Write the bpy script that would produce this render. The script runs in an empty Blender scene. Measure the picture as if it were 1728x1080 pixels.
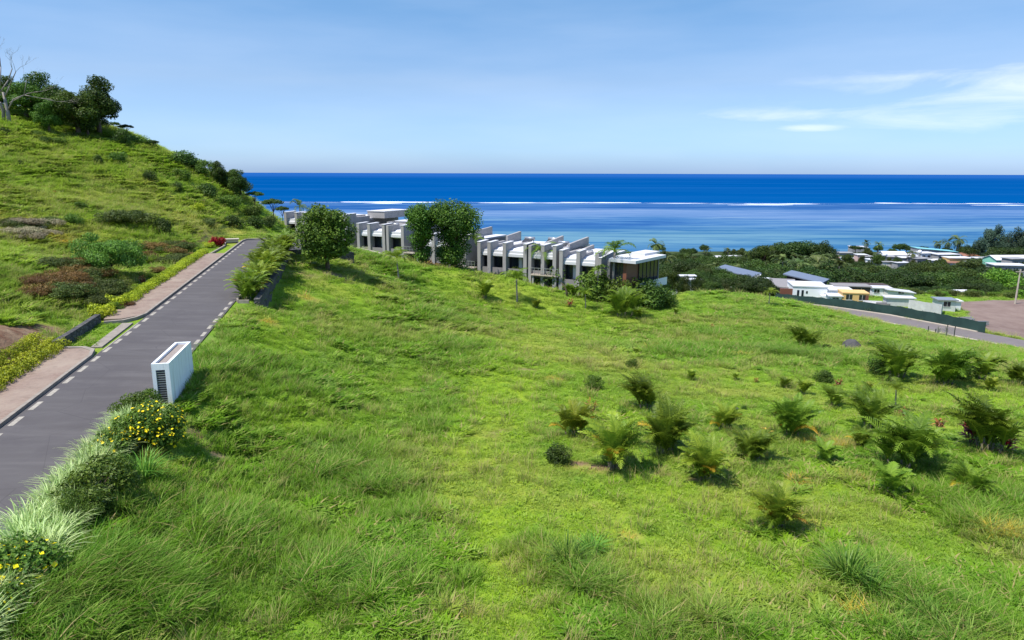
import bpy, math, random
import numpy as np
from mathutils import Vector, Matrix, Euler

R = math.radians
rng = np.random.default_rng(7)
random.seed(7)
SC = bpy.context.scene
COL = SC.collection

# ------------------------------------------------------------------ camera
CAMZ = 50.0                      # metres above the sea
PITCH = R(12.15)
cam_data = bpy.data.cameras.new("camera")
cam_data.sensor_width = 36.0
cam_data.lens = 24.0
cam_data.clip_start = 0.5
cam_data.clip_end = 120000.0
cam = bpy.data.objects.new("camera", cam_data)
cam.matrix_world = Matrix.Translation((0, 0, CAMZ)) @ Matrix.Rotation(R(90) - PITCH, 4, 'X') @ Matrix.Rotation(R(0.17), 4, 'Z')
COL.objects.link(cam)
SC.camera = cam

# ------------------------------------------------------------------ light
SUN_EL = R(63)
SUN_AZ = R(-120)                  # compass style, 0 = +Y, clockwise positive: the sun stands to the left
SC.view_settings.view_transform = 'Standard'
SC.view_settings.look = 'None'
SC.view_settings.exposure = 0.72
SC.view_settings.gamma = 1.0
sd = bpy.data.lights.new("sun", 'SUN')
sd.energy = 4.0
sd.angle = R(0.6)
sd.color = (1.0, 0.955, 0.88)
sun = bpy.data.objects.new("sun", sd)
sdir = Vector((math.sin(SUN_AZ) * math.cos(SUN_EL), math.cos(SUN_AZ) * math.cos(SUN_EL), math.sin(SUN_EL)))
sun.rotation_euler = sdir.to_track_quat('Z', 'Y').to_euler()
sun.location = (-40, 0, 120)
COL.objects.link(sun)

W = bpy.data.worlds.new("World")
SC.world = W
W.use_nodes = True
nt = W.node_tree
for n in list(nt.nodes): nt.nodes.remove(n)
def wn(t, **k):
    n = nt.nodes.new(t)
    for a, b in k.items(): setattr(n, a, b)
    return n
def wmath(op, a, b=None, c=None, clamp=False):
    n = wn('ShaderNodeMath', operation=op); n.use_clamp = clamp
    for i, v in enumerate((a, b, c)):
        if v is None: continue
        if isinstance(v, (int, float)): n.inputs[i].default_value = v
        else: nt.links.new(v, n.inputs[i])
    return n.outputs[0]
wout = wn('ShaderNodeOutputWorld')
wbg = wn('ShaderNodeBackground'); wbg.inputs['Strength'].default_value = 0.145
sky = wn('ShaderNodeTexSky', sky_type='NISHITA')
sky.sun_disc = False
sky.sun_elevation = SUN_EL
sky.sun_rotation = SUN_AZ % (2 * math.pi)
sky.altitude = 50
sky.air_density = 1.0
sky.dust_density = 0.4
sky.ozone_density = 3.0
tc = wn('ShaderNodeTexCoord')
sep = wn('ShaderNodeSeparateXYZ'); nt.links.new(tc.outputs['Generated'], sep.inputs[0])
zc = wmath('MAXIMUM', sep.outputs[2], 0.004)
az = wmath('ARCTAN2', sep.outputs[0], sep.outputs[1])        # radians, + to the right
el = wmath('ARCSINE', zc)
# azure tropical sky: a gentle blue tint, paler and lavender towards the horizon
ramp = wn('ShaderNodeValToRGB')
ramp.color_ramp.elements[0].position = 0.0; ramp.color_ramp.elements[0].color = (0.30, 0.44, 0.83, 1)
ramp.color_ramp.elements[1].position = 0.45; ramp.color_ramp.elements[1].color = (0.72, 0.84, 1.0, 1)
for _p, _c in ((.03, (.37, .51, .80, 1)), (.12, (.50, .535, .64, 1)), (.22, (.43, .56, .655, 1))):
    e = ramp.color_ramp.elements.new(_p); e.color = _c
nt.links.new(zc, ramp.inputs[0])
mul = wn('ShaderNodeMix', data_type='RGBA', blend_type='MULTIPLY'); mul.inputs[0].default_value = 1.0
nt.links.new(sky.outputs[0], mul.inputs[6]); nt.links.new(ramp.outputs[0], mul.inputs[7])
# clouds live in (azimuth, elevation): long thin streaks over the sea on the right
comb = wn('ShaderNodeCombineXYZ')
nt.links.new(wmath('MULTIPLY', az, 3.0), comb.inputs[0]); nt.links.new(wmath('MULTIPLY', el, 17.0), comb.inputs[1])
n1 = wn('ShaderNodeTexNoise'); n1.inputs['Scale'].default_value = 1.5; n1.inputs['Detail'].default_value = 9; n1.inputs['Roughness'].default_value = 0.62; n1.inputs['Distortion'].default_value = 0.5
nt.links.new(comb.outputs[0], n1.inputs['Vector'])
def gauss(a0, e0, sa, se):
    da = wmath('DIVIDE', wmath('SUBTRACT', az, a0), sa)
    de = wmath('DIVIDE', wmath('SUBTRACT', el, e0), se)
    r2 = wmath('ADD', wmath('MULTIPLY', da, da), wmath('MULTIPLY', de, de))
    return wmath('POWER', 2.718, wmath('MULTIPLY', r2, -1.0))
m = None
for g, k in ((gauss(0.66, 0.10, 0.26, 0.05), .66), (gauss(0.62, 0.07, 0.24, 0.022), .66), (gauss(0.36, 0.075, 0.16, 0.012), .62),
             (gauss(0.40, 0.058, 0.05, 0.006), 0.8), (gauss(0.50, 0.115, 0.12, 0.009), .55), (gauss(-0.53, 0.262, 0.03, 0.01), .9), (gauss(-0.08, 0.27, 0.05, 0.006), .7)):
    v = wmath('MULTIPLY', g, k)
    m = v if m is None else wmath('MAXIMUM', m, v)
cl = wmath('MULTIPLY', wmath('SUBTRACT', wmath('ADD', n1.outputs[0], wmath('MULTIPLY', m, 0.42)), 0.62), 2.0, clamp=True)
cl = wmath('MULTIPLY', cl, wmath('MULTIPLY', m, 1.8, clamp=True))
n2 = wn('ShaderNodeTexNoise'); n2.inputs['Scale'].default_value = 0.9; n2.inputs['Detail'].default_value = 6
nt.links.new(comb.outputs[0], n2.inputs['Vector'])
veil = wmath('MULTIPLY', wmath('SUBTRACT', n2.outputs[0], 0.4), 0.55, clamp=True)
cl = wmath('MAXIMUM', cl, wmath('MULTIPLY', veil, 0.62))
cm = wn('ShaderNodeMix', data_type='RGBA')
nt.links.new(wmath('MULTIPLY', cl, 0.9), cm.inputs[0]); nt.links.new(mul.outputs[2], cm.inputs[6])
cm.inputs[7].default_value = (4.9, 5.2, 5.75, 1)
nt.links.new(cm.outputs[2], wbg.inputs['Color']); nt.links.new(wbg.outputs[0], wout.inputs[0])

# ------------------------------------------------------------------ photo geometry helpers (authoring only)
FPX = 1152.0
CP, SP = math.cos(PITCH), math.sin(PITCH)
def ray(px, py):
    x = px - 864.0; v = 540.0 - py
    return x, FPX * CP + v * SP, v * CP - FPX * SP
def at(px, py, Y):
    x, y, z = ray(px, py)
    return (x / y * Y, Y, CAMZ + z / y * Y)

# road frame: s along the road, p across it (positive to the right)
RD = (-0.2094, 0.9778)
def xy(s, p): return (s * RD[0] + p * RD[1], s * RD[1] - p * RD[0])
def sp(x, y): return (x * RD[0] + y * RD[1], x * RD[1] - y * RD[0])
def zroad(s): return CAMZ - 12.0 + 0.0305 * s
ROADZ = math.atan2(-RD[0], RD[1])      # heading of the road as a z rotation

# ------------------------------------------------------------------ terrain
ctrl = []
for a in [(60,1080,15.8),(400,1080,17.0),(864,1080,17.7),(1300,1080,18),(1728,1080,18.3),(400,800,28.5),(864,800,31),(1320,890,26),
          (1728,860,28.5),(1115,760,35.5),(1675,760,36),(600,640,45.5),(450,530,58),(864,600,60),(1100,620,58),(1510,640,58),
          (1728,640,58),(1437,583,76),(1200,540,88),(864,520,88),(560,458,76),(500,480,69),(672,472,88),(603,421,100),(650,431,98),
          (700,447,100),(750,449,100),(860,470,99),(1000,505,97),(1100,512,104),(1200,496,116),(1260,504,124),(1150,490,113),
          (1290,513,160),(1400,528,139),(1500,544,127),(1650,573,112),(1728,587,105),
          (1290,505,165),(1400,516,147),(1500,530,134),(1650,558,118),(1728,572,111),(1700,510,150),(1650,500,165),(1900,600,115),
          (0,560,38.5),(0,600,34),(0,480,50),(0,400,66),(0,300,88),(0,210,110),(100,450,58),(185,465,62),(300,400,84),(200,350,88),
          (200,280,108),(350,350,108),(420,390,112),(180,215,130),(300,275,125),(400,330,125),(490,393,125),(430,352,125),
          (100,330,90),(100,250,108),(250,310,106),(90,215,120),(330,425,80),(240,450,70)]:
    ctrl.append(at(*a))
for x, y, z in [(-30,0,-11.5),(0,0,-13),(30,0,-14),(60,20,-15.5),(-60,20,-1),(-60,0,0),(-60,150,-6),(-30,150,-18.5),(-90,165,-2),(-150,120,25),
                (-50,165,-17),(-100,210,-12),(-80,210,-22),(-60,300,-38),(-150,300,-32),(-200,200,10),(-120,60,18),
                (-1,109,-17.6),(12,103,-19.2),(-22,118,-15.6),(-38,130,-14.0),(25,112,-22),(-11,113,-16.6),(8,122,-21),(-8,130,-19.5),(-10,150,-22),(26,125,-25),(-20,175,-25),(0,140,-22),
                (40,150,-29),(60,187,-33),(35,185,-32),(100,203,-40),(100,150,-28.5),(150,160,-29),(60,212,-41),(100,222,-42.5),(150,210,-41),(150,190,-35),(35,212,-39),(100,186,-33.5),(200,205,-41),(60,300,-44),(150,300,-44),(240,300,-44),(130,100,-24),(100,60,-19),(75,30,-16.5),
                (0,250,-37),(60,250,-43),(130,250,-43.5),(200,250,-43.5),(220,160,-30),(0,350,-45),(100,350,-45.5),(200,340,-45),(300,330,-45),
                (350,200,-33),(0,440,-49),(150,440,-48),(300,440,-48),(-150,420,-48),(400,440,-48),(260,100,-24)]:
    ctrl.append((x, y, CAMZ + z))
for s in range(12, 100, 9):
    for p in (-19.0, -13.5, -9.3): ctrl.append((*xy(s, p), zroad(s)))
for s in (88, 98): ctrl.append((*xy(s, -4), zroad(s) - 1.2))
C = np.array(ctrl)
SCL = 100.0
def _phi(r2): return np.where(r2 > 1e-12, 0.5 * r2 * np.log(np.maximum(r2, 1e-12)), 0.0)
def _tps():
    X = C[:, :2] / SCL; n = len(X)
    d2 = ((X[:, None] - X[None]) ** 2).sum(-1)
    A = np.zeros((n + 3, n + 3)); A[:n, :n] = _phi(d2) + np.eye(n) * 0.0012
    A[:n, n] = 1; A[:n, n + 1:] = X; A[n, :n] = 1; A[n + 1:, :n] = X.T
    b = np.zeros(n + 3); b[:n] = C[:, 2]
    return X, np.linalg.solve(A, b)
_X, _W = _tps()
def sstep(a, b, t):
    t = np.clip((t - a) / (b - a), 0, 1); return t * t * (3 - 2 * t)
def vnoise(x, y, seed=0):
    xi = np.floor(x).astype(np.int64); yi = np.floor(y).astype(np.int64)
    fx = x - xi; fy = y - yi; fx = fx * fx * (3 - 2 * fx); fy = fy * fy * (3 - 2 * fy)
    def h(a, b):
        v = (a * 374761393 + b * 668265263 + seed * 974634777) & 0x7fffffff
        v = ((v ^ (v >> 13)) * 1274126177) & 0x7fffffff
        return ((v ^ (v >> 16)) & 0xffff) / 65535.0
    return (h(xi, yi) * (1 - fx) + h(xi + 1, yi) * fx) * (1 - fy) + (h(xi, yi + 1) * (1 - fx) + h(xi + 1, yi + 1) * fx) * fy
def fbm(x, y, sc, seed=0, o=4):
    v = 0; a = 1; t = 0
    for i in range(o):
        v = v + a * vnoise(x / sc * 2 ** i, y / sc * 2 ** i, seed + i * 17); t += a; a *= 0.5
    return v / t
# lower road, far (f) and near (n) edges
LF = [at(1180,494,188), at(1290,505,165), at(1400,516,147), at(1500,530,134), at(1650,558,118), at(1728,572,111), at(1950,612,97)]
LN = []
for (px, py), f_ in zip([(1165,499),(1290,513),(1400,528),(1500,544),(1650,573),(1728,587),(1950,632)], LF):
    r = ray(px, py); LN.append(at(px, py, (f_[2] - 0.15 - CAMZ) * r[1] / r[2]))
def polydist(x, y, pts):
    d = np.full(np.shape(x), 1e9); zz = np.zeros(np.shape(x))
    for a, b in zip(pts[:-1], pts[1:]):
        vx, vy = b[0] - a[0], b[1] - a[1]
        t = np.clip(((x - a[0]) * vx + (y - a[1]) * vy) / (vx * vx + vy * vy), 0, 1)
        dd = np.hypot(x - a[0] - t * vx, y - a[1] - t * vy)
        m_ = dd < d; d = np.where(m_, dd, d); zz = np.where(m_, a[2] + t * (b[2] - a[2]), zz)
    return d, zz
LMID = [tuple((np.array(a) + np.array(b)) / 2) for a, b in zip(LF, LN)]
def H(x, y):
    x = np.asarray(x, float); y = np.asarray(y, float); sh = x.shape
    xf = x.ravel(); yf = y.ravel(); out = np.empty(len(xf))
    for i in range(0, len(xf), 20000):
        a = xf[i:i + 20000] / SCL; b = yf[i:i + 20000] / SCL
        d2 = (a[:, None] - _X[None, :, 0]) ** 2 + (b[:, None] - _X[None, :, 1]) ** 2
        out[i:i + 20000] = _phi(d2) @ _W[:-3] + _W[-3] + a * _W[-2] + b * _W[-1]
    z = out.reshape(sh)
    s = x * RD[0] + y * RD[1]; p = x * RD[1] - y * RD[0]
    bump = (fbm(x, y, 9.0, 3) - 0.5) * 0.9 + (fbm(x, y, 2.2, 5, 3) - 0.5) * 0.35
    hillw = sstep(-20, -26, p) * sstep(170, 130, y)
    z = z + bump * (0.5 + .75 * hillw)
    # main road bench
    rz = zroad(s)
    wl = sstep(-21.5, -18.6, p)
    wall = sstep(55, 58, s) * sstep(90, 84, s)
    wr_free = 1 - sstep(-9.9, -6.5, p)
    wr_wall = 1 - sstep(-8.95, -8.55, p)
    wr = wr_free * (1 - wall) + wr_wall * wall
    w = wl * wr * sstep(0, 8, s) * sstep(112, 103, s)
    z = z * (1 - w) + (rz - 0.07) * w
    # junction running to the right of the far end
    jw = sstep(82.5, 86, s) * sstep(104, 100, s) * sstep(-12, -10.8, p) * (1 - sstep(-6, -2, p))
    z = z * (1 - jw) + (rz - 0.07) * jw
    # lower road bench
    d, lz = polydist(x, y, LMID)
    w = 1 - sstep(3.6, 7.0, d)
    z = z * (1 - w) + (lz - 0.07) * w
    # coast, then the lagoon bed
    k = sstep(425, 470, y)
    z = z * (1 - k) + (-3.0) * k
    return z
def h1(x, y): return float(H(np.array([x]), np.array([y]))[0])
_ts = np.concatenate([np.arange(9, 60, 0.15), np.arange(60, 200, 0.4), np.arange(200, 430, 1.5)])
def hit(px, py):
    x, y, z = ray(px, py)
    gx = x / y * _ts; gz = CAMZ + z / y * _ts
    g = H(gx, _ts); below = np.nonzero(gz <= g)[0]
    i = below[0] if len(below) else len(_ts) - 1
    Y = _ts[i]
    return (x / y * Y, Y, float(g[i]))

# ------------------------------------------------------------------ zones painted on the ground as vegetation types
def zone(x, y, blobs):
    v = np.zeros(np.shape(x))
    for cx, cy, rx, ry, k in blobs:
        d = ((x - cx) / rx) ** 2 + ((y - cy) / ry) ** 2
        v = np.maximum(v, k * np.exp(-d ** 1.5))
    return v
def bl(l):
    o = []
    for px, py, rx, ry, k in l:
        h_ = hit(px, py); o.append((h_[0], h_[1], rx, ry, k))
    return o
TALL = bl([(150,1000,4,3,.75),(330,900,5,3.5,.8),(560,800,6,5,.75),(600,980,5,3,.8),(700,900,2.5,4,.75),(430,650,5,6,.5),(750,700,3,5,.7),(600,560,7,7,.45),
           (800,600,6,7,.65),(700,500,10,6,.55),(750,540,6,5,.6),(950,960,2.5,2.5,1),(1430,960,1.8,1.2,1.2),(1150,1040,5,1.6,.6),(1600,1010,4,2,.8),(1700,880,4,5,.9),
           (1500,790,8,3.5,.55),(1600,1070,5,1.2,.8),(1240,600,12,5,.6),(1400,600,12,6,.75),(1550,600,10,5,.55),(1150,560,12,6,.4),(1640,690,6,4,.55),(1350,540,14,6,.4),
           (1280,560,12,8,.5),(720,445,12,5,.7),(350,640,2,5,.8),(350,560,3,5,.6),(1350,770,6,3,.55),(1080,700,5,4,.4),(620,440,8,6,.6)])
DRY = bl([(50,390,7,6,1.0),(0,330,7,5,.6),(330,380,8,6,.7),(230,330,10,8,.45),(100,500,3,3,.35),(820,740,1.5,3,.35),(1060,620,6,4,.5),(1000,790,1.2,.8,.8),
          (920,580,6,8,.45),(1650,650,8,3,.4),(180,340,6,5,.5),(50,260,10,7,.35),(600,470,3,2,.5),(880,500,8,4,.3),(1200,660,5,3,.35),(1380,870,4,2,.3),(450,440,4,5,.6),(380,395,3,5,.9)])
BARE = bl([(15,590,1.8,3.2,1.3),(5,560,2.2,3,1.1),(60,560,1,2,.8),(275,425,1.5,3,.45),(140,470,3,2.5,.5),(190,500,2.5,2.5,.35),(260,480,2,2,.4),(330,400,2,4,.6),(1020,785,1.3,.5,.75),
           (845,735,.6,1.6,.5),(1470,1040,.7,.35,.9),(690,660,1,1,.4),(1290,600,2,.8,.4),(905,830,.7,.5,.4),(510,840,.6,.5,.5),(120,880,.8,1.2,.5),(560,465,2,1.2,.6),(30,1000,.8,1.2,.5),
           (520,470,2.5,1.2,.4),(1030,745,.8,.6,.5),(1230,745,1,.5,.5),(1190,815,.8,.5,.6),(640,850,.6,.4,.6),(380,760,.7,.5,.6),(980,860,.5,.35,.6),(1130,800,.8,.4,.6),(1420,700,1,.4,.5),(1550,860,.7,.4,.6),(1250,1000,.5,.3,.6),(720,960,.5,.4,.6),(880,620,1.2,.6,.5),(560,640,1.2,.6,.5),(1370,560,1.5,.6,.5),(1150,540,1.5,.7,.5)])
LOT = [at(1612,509,153), at(1728,506,158), at(1900,510,160), at(1950,590,105), at(1728,566,114), at(1668,553,120)]
MOWN = bl([(850,1000,1.8,5,.9),(850,850,2.2,6,1),(830,740,2.4,7,1.1),(850,660,3,9,1.1),(900,600,4,9,.8),(950,540,8,12,.6),(1000,880,2.5,3,.8),(1150,860,4,4,.8),(1400,840,4,3,.7),(1500,700,5,4,.6),(1620,670,9,5,.8),(1200,940,4,3,.7),(1000,700,4,5,.6),(1250,640,7,7,.5),(850,490,8,10,.6),(620,500,5,6,.5),(500,700,2,3,.5),(470,560,3,5,.5)])
GOLD = bl([(1290,776,.5,.35,1),(1340,816,.7,.4,1),(1352,812,.5,.3,.9),(1410,800,.4,.3,.9),(1460,1042,.5,.3,1),(1470,1050,.4,.2,1),(1262,910,.5,.25,.8),(1390,748,1.4,.4,.9),(1425,755,1.0,.4,.8),(740,665,.6,.4,.8),(1455,815,.5,.4,.9),(1100,590,1.2,.6,.6),(1700,910,.7,.4,.9),(1715,900,.5,.3,.8),(790,1045,.8,.3,.6),(1060,905,.5,.3,.6),(1240,600,1,.5,.6),(930,640,1,.6,.6),(520,505,1.5,.8,.6),(450,545,.8,.8,.7),(1320,870,.4,.3,.7),(1370,885,.6,.3,.6),(700,805,.5,.4,.5)])
def inpoly(x, y, P):
    c = np.zeros(np.shape(x), bool); n = len(P)
    for i in range(n):
        x1, y1 = P[i][0], P[i][1]; x2, y2 = P[(i + 1) % n][0], P[(i + 1) % n][1]
        if y1 == y2: continue
        c ^= ((y1 > y) != (y2 > y)) & (x < (x2 - x1) * (y - y1) / (y2 - y1) + x1)
    return c
def zones(x, y):
    wx = x + (fbm(x, y, 3.0, 21) - .5) * 3.0; wy = y + (fbm(x, y, 3.0, 33) - .5) * 3.0
    tall = zone(wx, wy, TALL) * (0.55 + 0.9 * fbm(x, y, 2.5, 41)); tall = tall + 0.30 * sstep(.5, .75, fbm(x, y, 6, 47))
    mown = zone(wx, wy, MOWN) * (.5 + .9 * fbm(x, y, 1.8, 83)); tall = tall * (1 - .85 * np.clip(mown, 0, 1))
    p = x * RD[1] - y * RD[0]; s = x * RD[0] + y * RD[1]
    hill = sstep(-19.5, -22, p)
    tall = np.maximum(tall, hill * (0.25 + .55 * fbm(x, y, 4, 51)))
    dry = zone(wx, wy, DRY) * (0.3 + .9 * fbm(x, y, 1.6, 61)) + .28 * sstep(.52, .72, fbm(x, y, 5, 67))
    bare = zone(wx, wy, BARE) * (0.5 + 1.1 * fbm(x, y, 1.0, 71))
    lot = inpoly(wx * .6 + x * .4, wy * .6 + y * .4, LOT).astype(float)
    dry = dry + hill * .32 * fbm(x, y, 2.0, 77)
    mown = mown + hill * .8 * sstep(.35, .6, fbm(x, y, 7, 87)); dry = np.maximum(dry, zone(wx * .4 + x * .6, wy * .4 + y * .6, GOLD) * 1.8)
    return np.clip(tall, 0, 1.4), np.clip(dry, 0, 1), np.clip(bare, 0, 1), lot, np.clip(mown, 0, 1)

# ------------------------------------------------------------------ material helpers
class Mat:
    def __init__(s, name):
        s.m = bpy.data.materials.new(name); s.m.use_nodes = True; s.t = s.m.node_tree
        s.b = s.t.nodes['Principled BSDF']; s.out = s.t.nodes['Material Output']
    def n(s, t, **k):
        n = s.t.nodes.new(t)
        for a, b in k.items(): setattr(n, a, b)
        return n
    def l(s, a, b): s.t.links.new(a, b)
    def set(s, sock, v):
        if isinstance(v, (int, float)): sock.default_value = v
        elif isinstance(v, tuple): sock.default_value = v if len(v) == 4 else (*v, 1) if sock.type == 'RGBA' else v
        else: s.l(v, sock)
    def math(s, op, a, b=None, clamp=False):
        n = s.n('ShaderNodeMath', operation=op); n.use_clamp = clamp
        s.set(n.inputs[0], a)
        if b is not None: s.set(n.inputs[1], b)
        return n.outputs[0]
    def mix(s, f, a, b, mode='MIX'):
        n = s.n('ShaderNodeMix', data_type='RGBA', blend_type=mode)
        s.set(n.inputs[0], f); s.set(n.inputs[6], a); s.set(n.inputs[7], b)
        return n.outputs[2]
    def noise(s, scale, detail=4, rough=.55, vec=None, dist=0):
        n = s.n('ShaderNodeTexNoise'); n.inputs['Scale'].default_value = scale; n.inputs['Detail'].default_value = detail
        n.inputs['Roughness'].default_value = rough; n.inputs['Distortion'].default_value = dist
        s.l(vec if vec is not None else s.pos(), n.inputs['Vector']); return n.outputs[0]
    def pos(s):
        if not hasattr(s, '_g'): s._g = s.n('ShaderNodeNewGeometry').outputs['Position']
        return s._g
    def scaled(s, v):
        n = s.n('ShaderNodeVectorMath', operation='MULTIPLY'); s.l(s.pos(), n.inputs[0]); n.inputs[1].default_value = v; return n.outputs[0]
    def ramp(s, f, stops):
        n = s.n('ShaderNodeValToRGB'); s.set(n.inputs[0], f); r = n.color_ramp
        for i, (p, c) in enumerate(stops):
            e_ = r.elements[i] if i < 2 else r.elements.new(p)
            e_.position = p; e_.color = (*c, 1)
        return n.outputs[0]
    def attr(s, name, typ='GEOMETRY', out='Fac'):
        n = s.n('ShaderNodeAttribute', attribute_type=typ, attribute_name=name); return n.outputs[out]
    def bump(s, h, dist, strength=.6):
        n = s.n('ShaderNodeBump'); n.inputs['Distance'].default_value = dist; n.inputs['Strength'].default_value = strength
        s.l(h, n.inputs['Height']); s.l(n.outputs[0], s.b.inputs['Normal'])

def plain(name, c, rough=.7, var=.12, scale=1.5, metal=0, spec=.3):
    m = Mat(name)
    f = m.noise(scale, 6, .6)
    f2 = m.math('SUBTRACT', f, .5)
    k = m.math('ADD', m.math('MULTIPLY', f2, var * 3), 1.0)
    v = m.n('ShaderNodeVectorMath', operation='SCALE'); v.inputs[0].default_value = c[:3]; m.l(k, v.inputs[3])
    m.l(v.outputs[0], m.b.inputs['Base Color']); m.b.inputs['Roughness'].default_value = rough
    m.b.inputs['Metallic'].default_value = metal; m.b.inputs['Specular IOR Level'].default_value = spec
    return m.m

def grass_colour(m, typ):
    """the colour of the grass from its vegetation type and two scales of noise"""
    tall = m.attr('tall', typ); dry = m.attr('dry', typ); bare = m.attr('bare', typ)
    n1 = m.noise(.16, 4); n2 = m.noise(.9, 4); n3 = m.noise(.045, 3)
    mown = m.ramp(n2, [(.3, (.125, .275, .008)), (.7, (.23, .39, .014))])
    lush = m.ramp(n1, [(.35, (.062, .195, .008)), (.65, (.108, .27, .012))])
    c = m.mix(m.math('MULTIPLY', tall, 1.0, True), mown, lush)
    c = m.mix(m.math('MULTIPLY', m.math('SUBTRACT', n3, .42), 1.6, True), c, (.175, .30, .010))
    n4 = m.noise(.33, 5, .65); c = m.mix(m.math('MULTIPLY', m.math('SUBTRACT', n4, .54), 3.0, True), c, (.20, .27, .085))
    c = m.mix(m.math('MULTIPLY', m.math('SUBTRACT', .44, n4), 3.0, True), c, (.085, .22, .02))
    c = m.mix(m.math('MULTIPLY', m.attr('mown', typ), .95, True), c, m.ramp(n2, [(.3, (.25, .43, .012)), (.7, (.35, .48, .025))]))
    c = m.mix(m.math('MULTIPLY', dry, .9, True), c, (.50, .42, .10))
    c = m.mix(m.math('MULTIPLY', m.math('SUBTRACT', dry, .86), 7, True), c, (.72, .47, .06))
    return c, bare, dry

# ground
g = Mat('ground_soil_and_grass')
gc, bare, dry = grass_colour(g, 'GEOMETRY')
soil = g.ramp(g.noise(1.3, 6), [(.3, (.15, .075, .045)), (.7, (.27, .19, .12))])
under = g.mix(.35, gc, (.10, .10, .03))
base = g.mix(g.math('MULTIPLY', bare, 1.6, True), under, soil)
lotc = g.ramp(g.noise(.25, 8, .7), [(.3, (.155, .105, .09)), (.7, (.24, .18, .15))])
base = g.mix(g.attr('lot'), base, lotc)
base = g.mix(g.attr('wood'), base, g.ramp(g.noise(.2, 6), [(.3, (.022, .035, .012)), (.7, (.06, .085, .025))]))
g.l(base, g.b.inputs['Base Color']); g.b.inputs['Roughness'].default_value = .95; g.b.inputs['Specular IOR Level'].default_value = .1
g.bump(g.noise(3.5, 6, .7), .25)
M_GROUND = g.m

# grass blades
b = Mat('grass_blades')
bc, bare, dry = grass_colour(b, 'INSTANCER')
tint = b.attr('tint')
ri = b.n('ShaderNodeObjectInfo').outputs['Random']
bc = b.mix(b.math('MULTIPLY', tint, .68), bc, (.44, .54, .13))
bc = b.mix(b.math('MULTIPLY', b.math('SUBTRACT', ri, .55), .9, True), bc, (.09, .22, .03))
bc = b.mix(b.math('MULTIPLY', b.attr('straw'), 1.0, True), bc, (.42, .34, .14))
b.l(bc, b.b.inputs['Base Color']); b.b.inputs['Roughness'].default_value = .5; b.b.inputs['Specular IOR Level'].default_value = .10
tr = b.n('ShaderNodeBsdfTranslucent'); b.l(b.mix(.5, bc, (.25, .42, .03)), tr.inputs[0])
ms = b.n('ShaderNodeMixShader'); ms.inputs[0].default_value = .42
b.l(b.b.outputs[0], ms.inputs[1]); b.l(tr.outputs[0], ms.inputs[2]); b.l(ms.outputs[0], b.out.inputs[0])
M_BLADE = b.m

def leafmat(name, dark, light, accent=None, trans=.28, rough=.45):
    m = Mat(name)
    t = m.attr('tint')
    rnd = m.n('ShaderNodeObjectInfo').outputs['Random']
    c = m.mix(t, dark, light)
    if accent: c = m.mix(m.math('GREATER_THAN', m.attr('tint2'), accent[1]), c, accent[0])
    hs = m.n('ShaderNodeHueSaturation'); m.l(c, hs.inputs['Color'])
    m.l(m.math('ADD', m.math('MULTIPLY', rnd, .03), .485), hs.inputs['Hue']); m.l(m.math('ADD', m.math('MULTIPLY', rnd, .5), .78), hs.inputs['Value'])
    c = hs.outputs[0]
    m.l(c, m.b.inputs['Base Color']); m.b.inputs['Roughness'].default_value = rough; m.b.inputs['Specular IOR Level'].default_value = .2
    tr_ = m.n('ShaderNodeBsdfTranslucent'); m.l(c, tr_.inputs[0])
    x = m.n('ShaderNodeMixShader'); x.inputs[0].default_value = trans
    m.l(m.b.outputs[0], x.inputs[1]); m.l(tr_.outputs[0], x.inputs[2]); m.l(x.outputs[0], m.out.inputs[0])
    return m.m

# ------------------------------------------------------------------ mesh helpers
def npmesh(name, V, F, mat=None, attrs=None, smooth=False, matidx=None):
    V = np.asarray(V, np.float32).reshape(-1, 3)
    me = bpy.data.meshes.new(name)
    me.vertices.add(len(V)); me.vertices.foreach_set('co', V.ravel())
    if isinstance(F, np.ndarray) and F.ndim == 2:
        n, k = F.shape; li = F.ravel(); ls = np.arange(n) * k; lt = np.full(n, k)
    else:
        lt = np.array([len(f) for f in F]); ls = np.concatenate([[0], np.cumsum(lt)[:-1]]); li = np.concatenate([np.asarray(f) for f in F]); n = len(F)
    me.loops.add(len(li)); me.loops.foreach_set('vertex_index', li.astype(np.int32))
    me.polygons.add(n); me.polygons.foreach_set('loop_start', ls.astype(np.int32)); me.polygons.foreach_set('loop_total', lt.astype(np.int32))
    me.polygons.foreach_set('use_smooth', np.full(n, smooth))
    for m_ in (mat if isinstance(mat, list) else [mat] if mat else []): me.materials.append(m_)
    if matidx is not None: me.polygons.foreach_set('material_index', np.asarray(matidx, np.int32))
    for k_, v in (attrs or {}).items():
        a = me.attributes.new(k_, 'FLOAT', 'POINT'); a.data.foreach_set('value', np.asarray(v, np.float32))
    me.update(calc_edges=True); me.validate()
    return me
def link(name, me, parent=None, loc=None, rot=None):
    o = bpy.data.objects.new(name, me); COL.objects.link(o)
    if parent is not None: o.parent = parent
    if loc is not None: o.location = loc
    if rot is not None: o.rotation_euler = rot if isinstance(rot, tuple) else (0, 0, rot)
    return o
def tag(o, label=None, cat=None, group=None, kind=None):
    if label: o['label'] = label
    if cat: o['category'] = cat
    if group: o['group'] = group
    if kind: o['kind'] = kind
    return o
def thing(name, label, cat, loc=(0, 0, 0), rz=0, group=None, scale=None):
    o = link(name, None, None, loc, rz)
    if scale: o.scale = scale
    return tag(o, label, cat, group)

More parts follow.
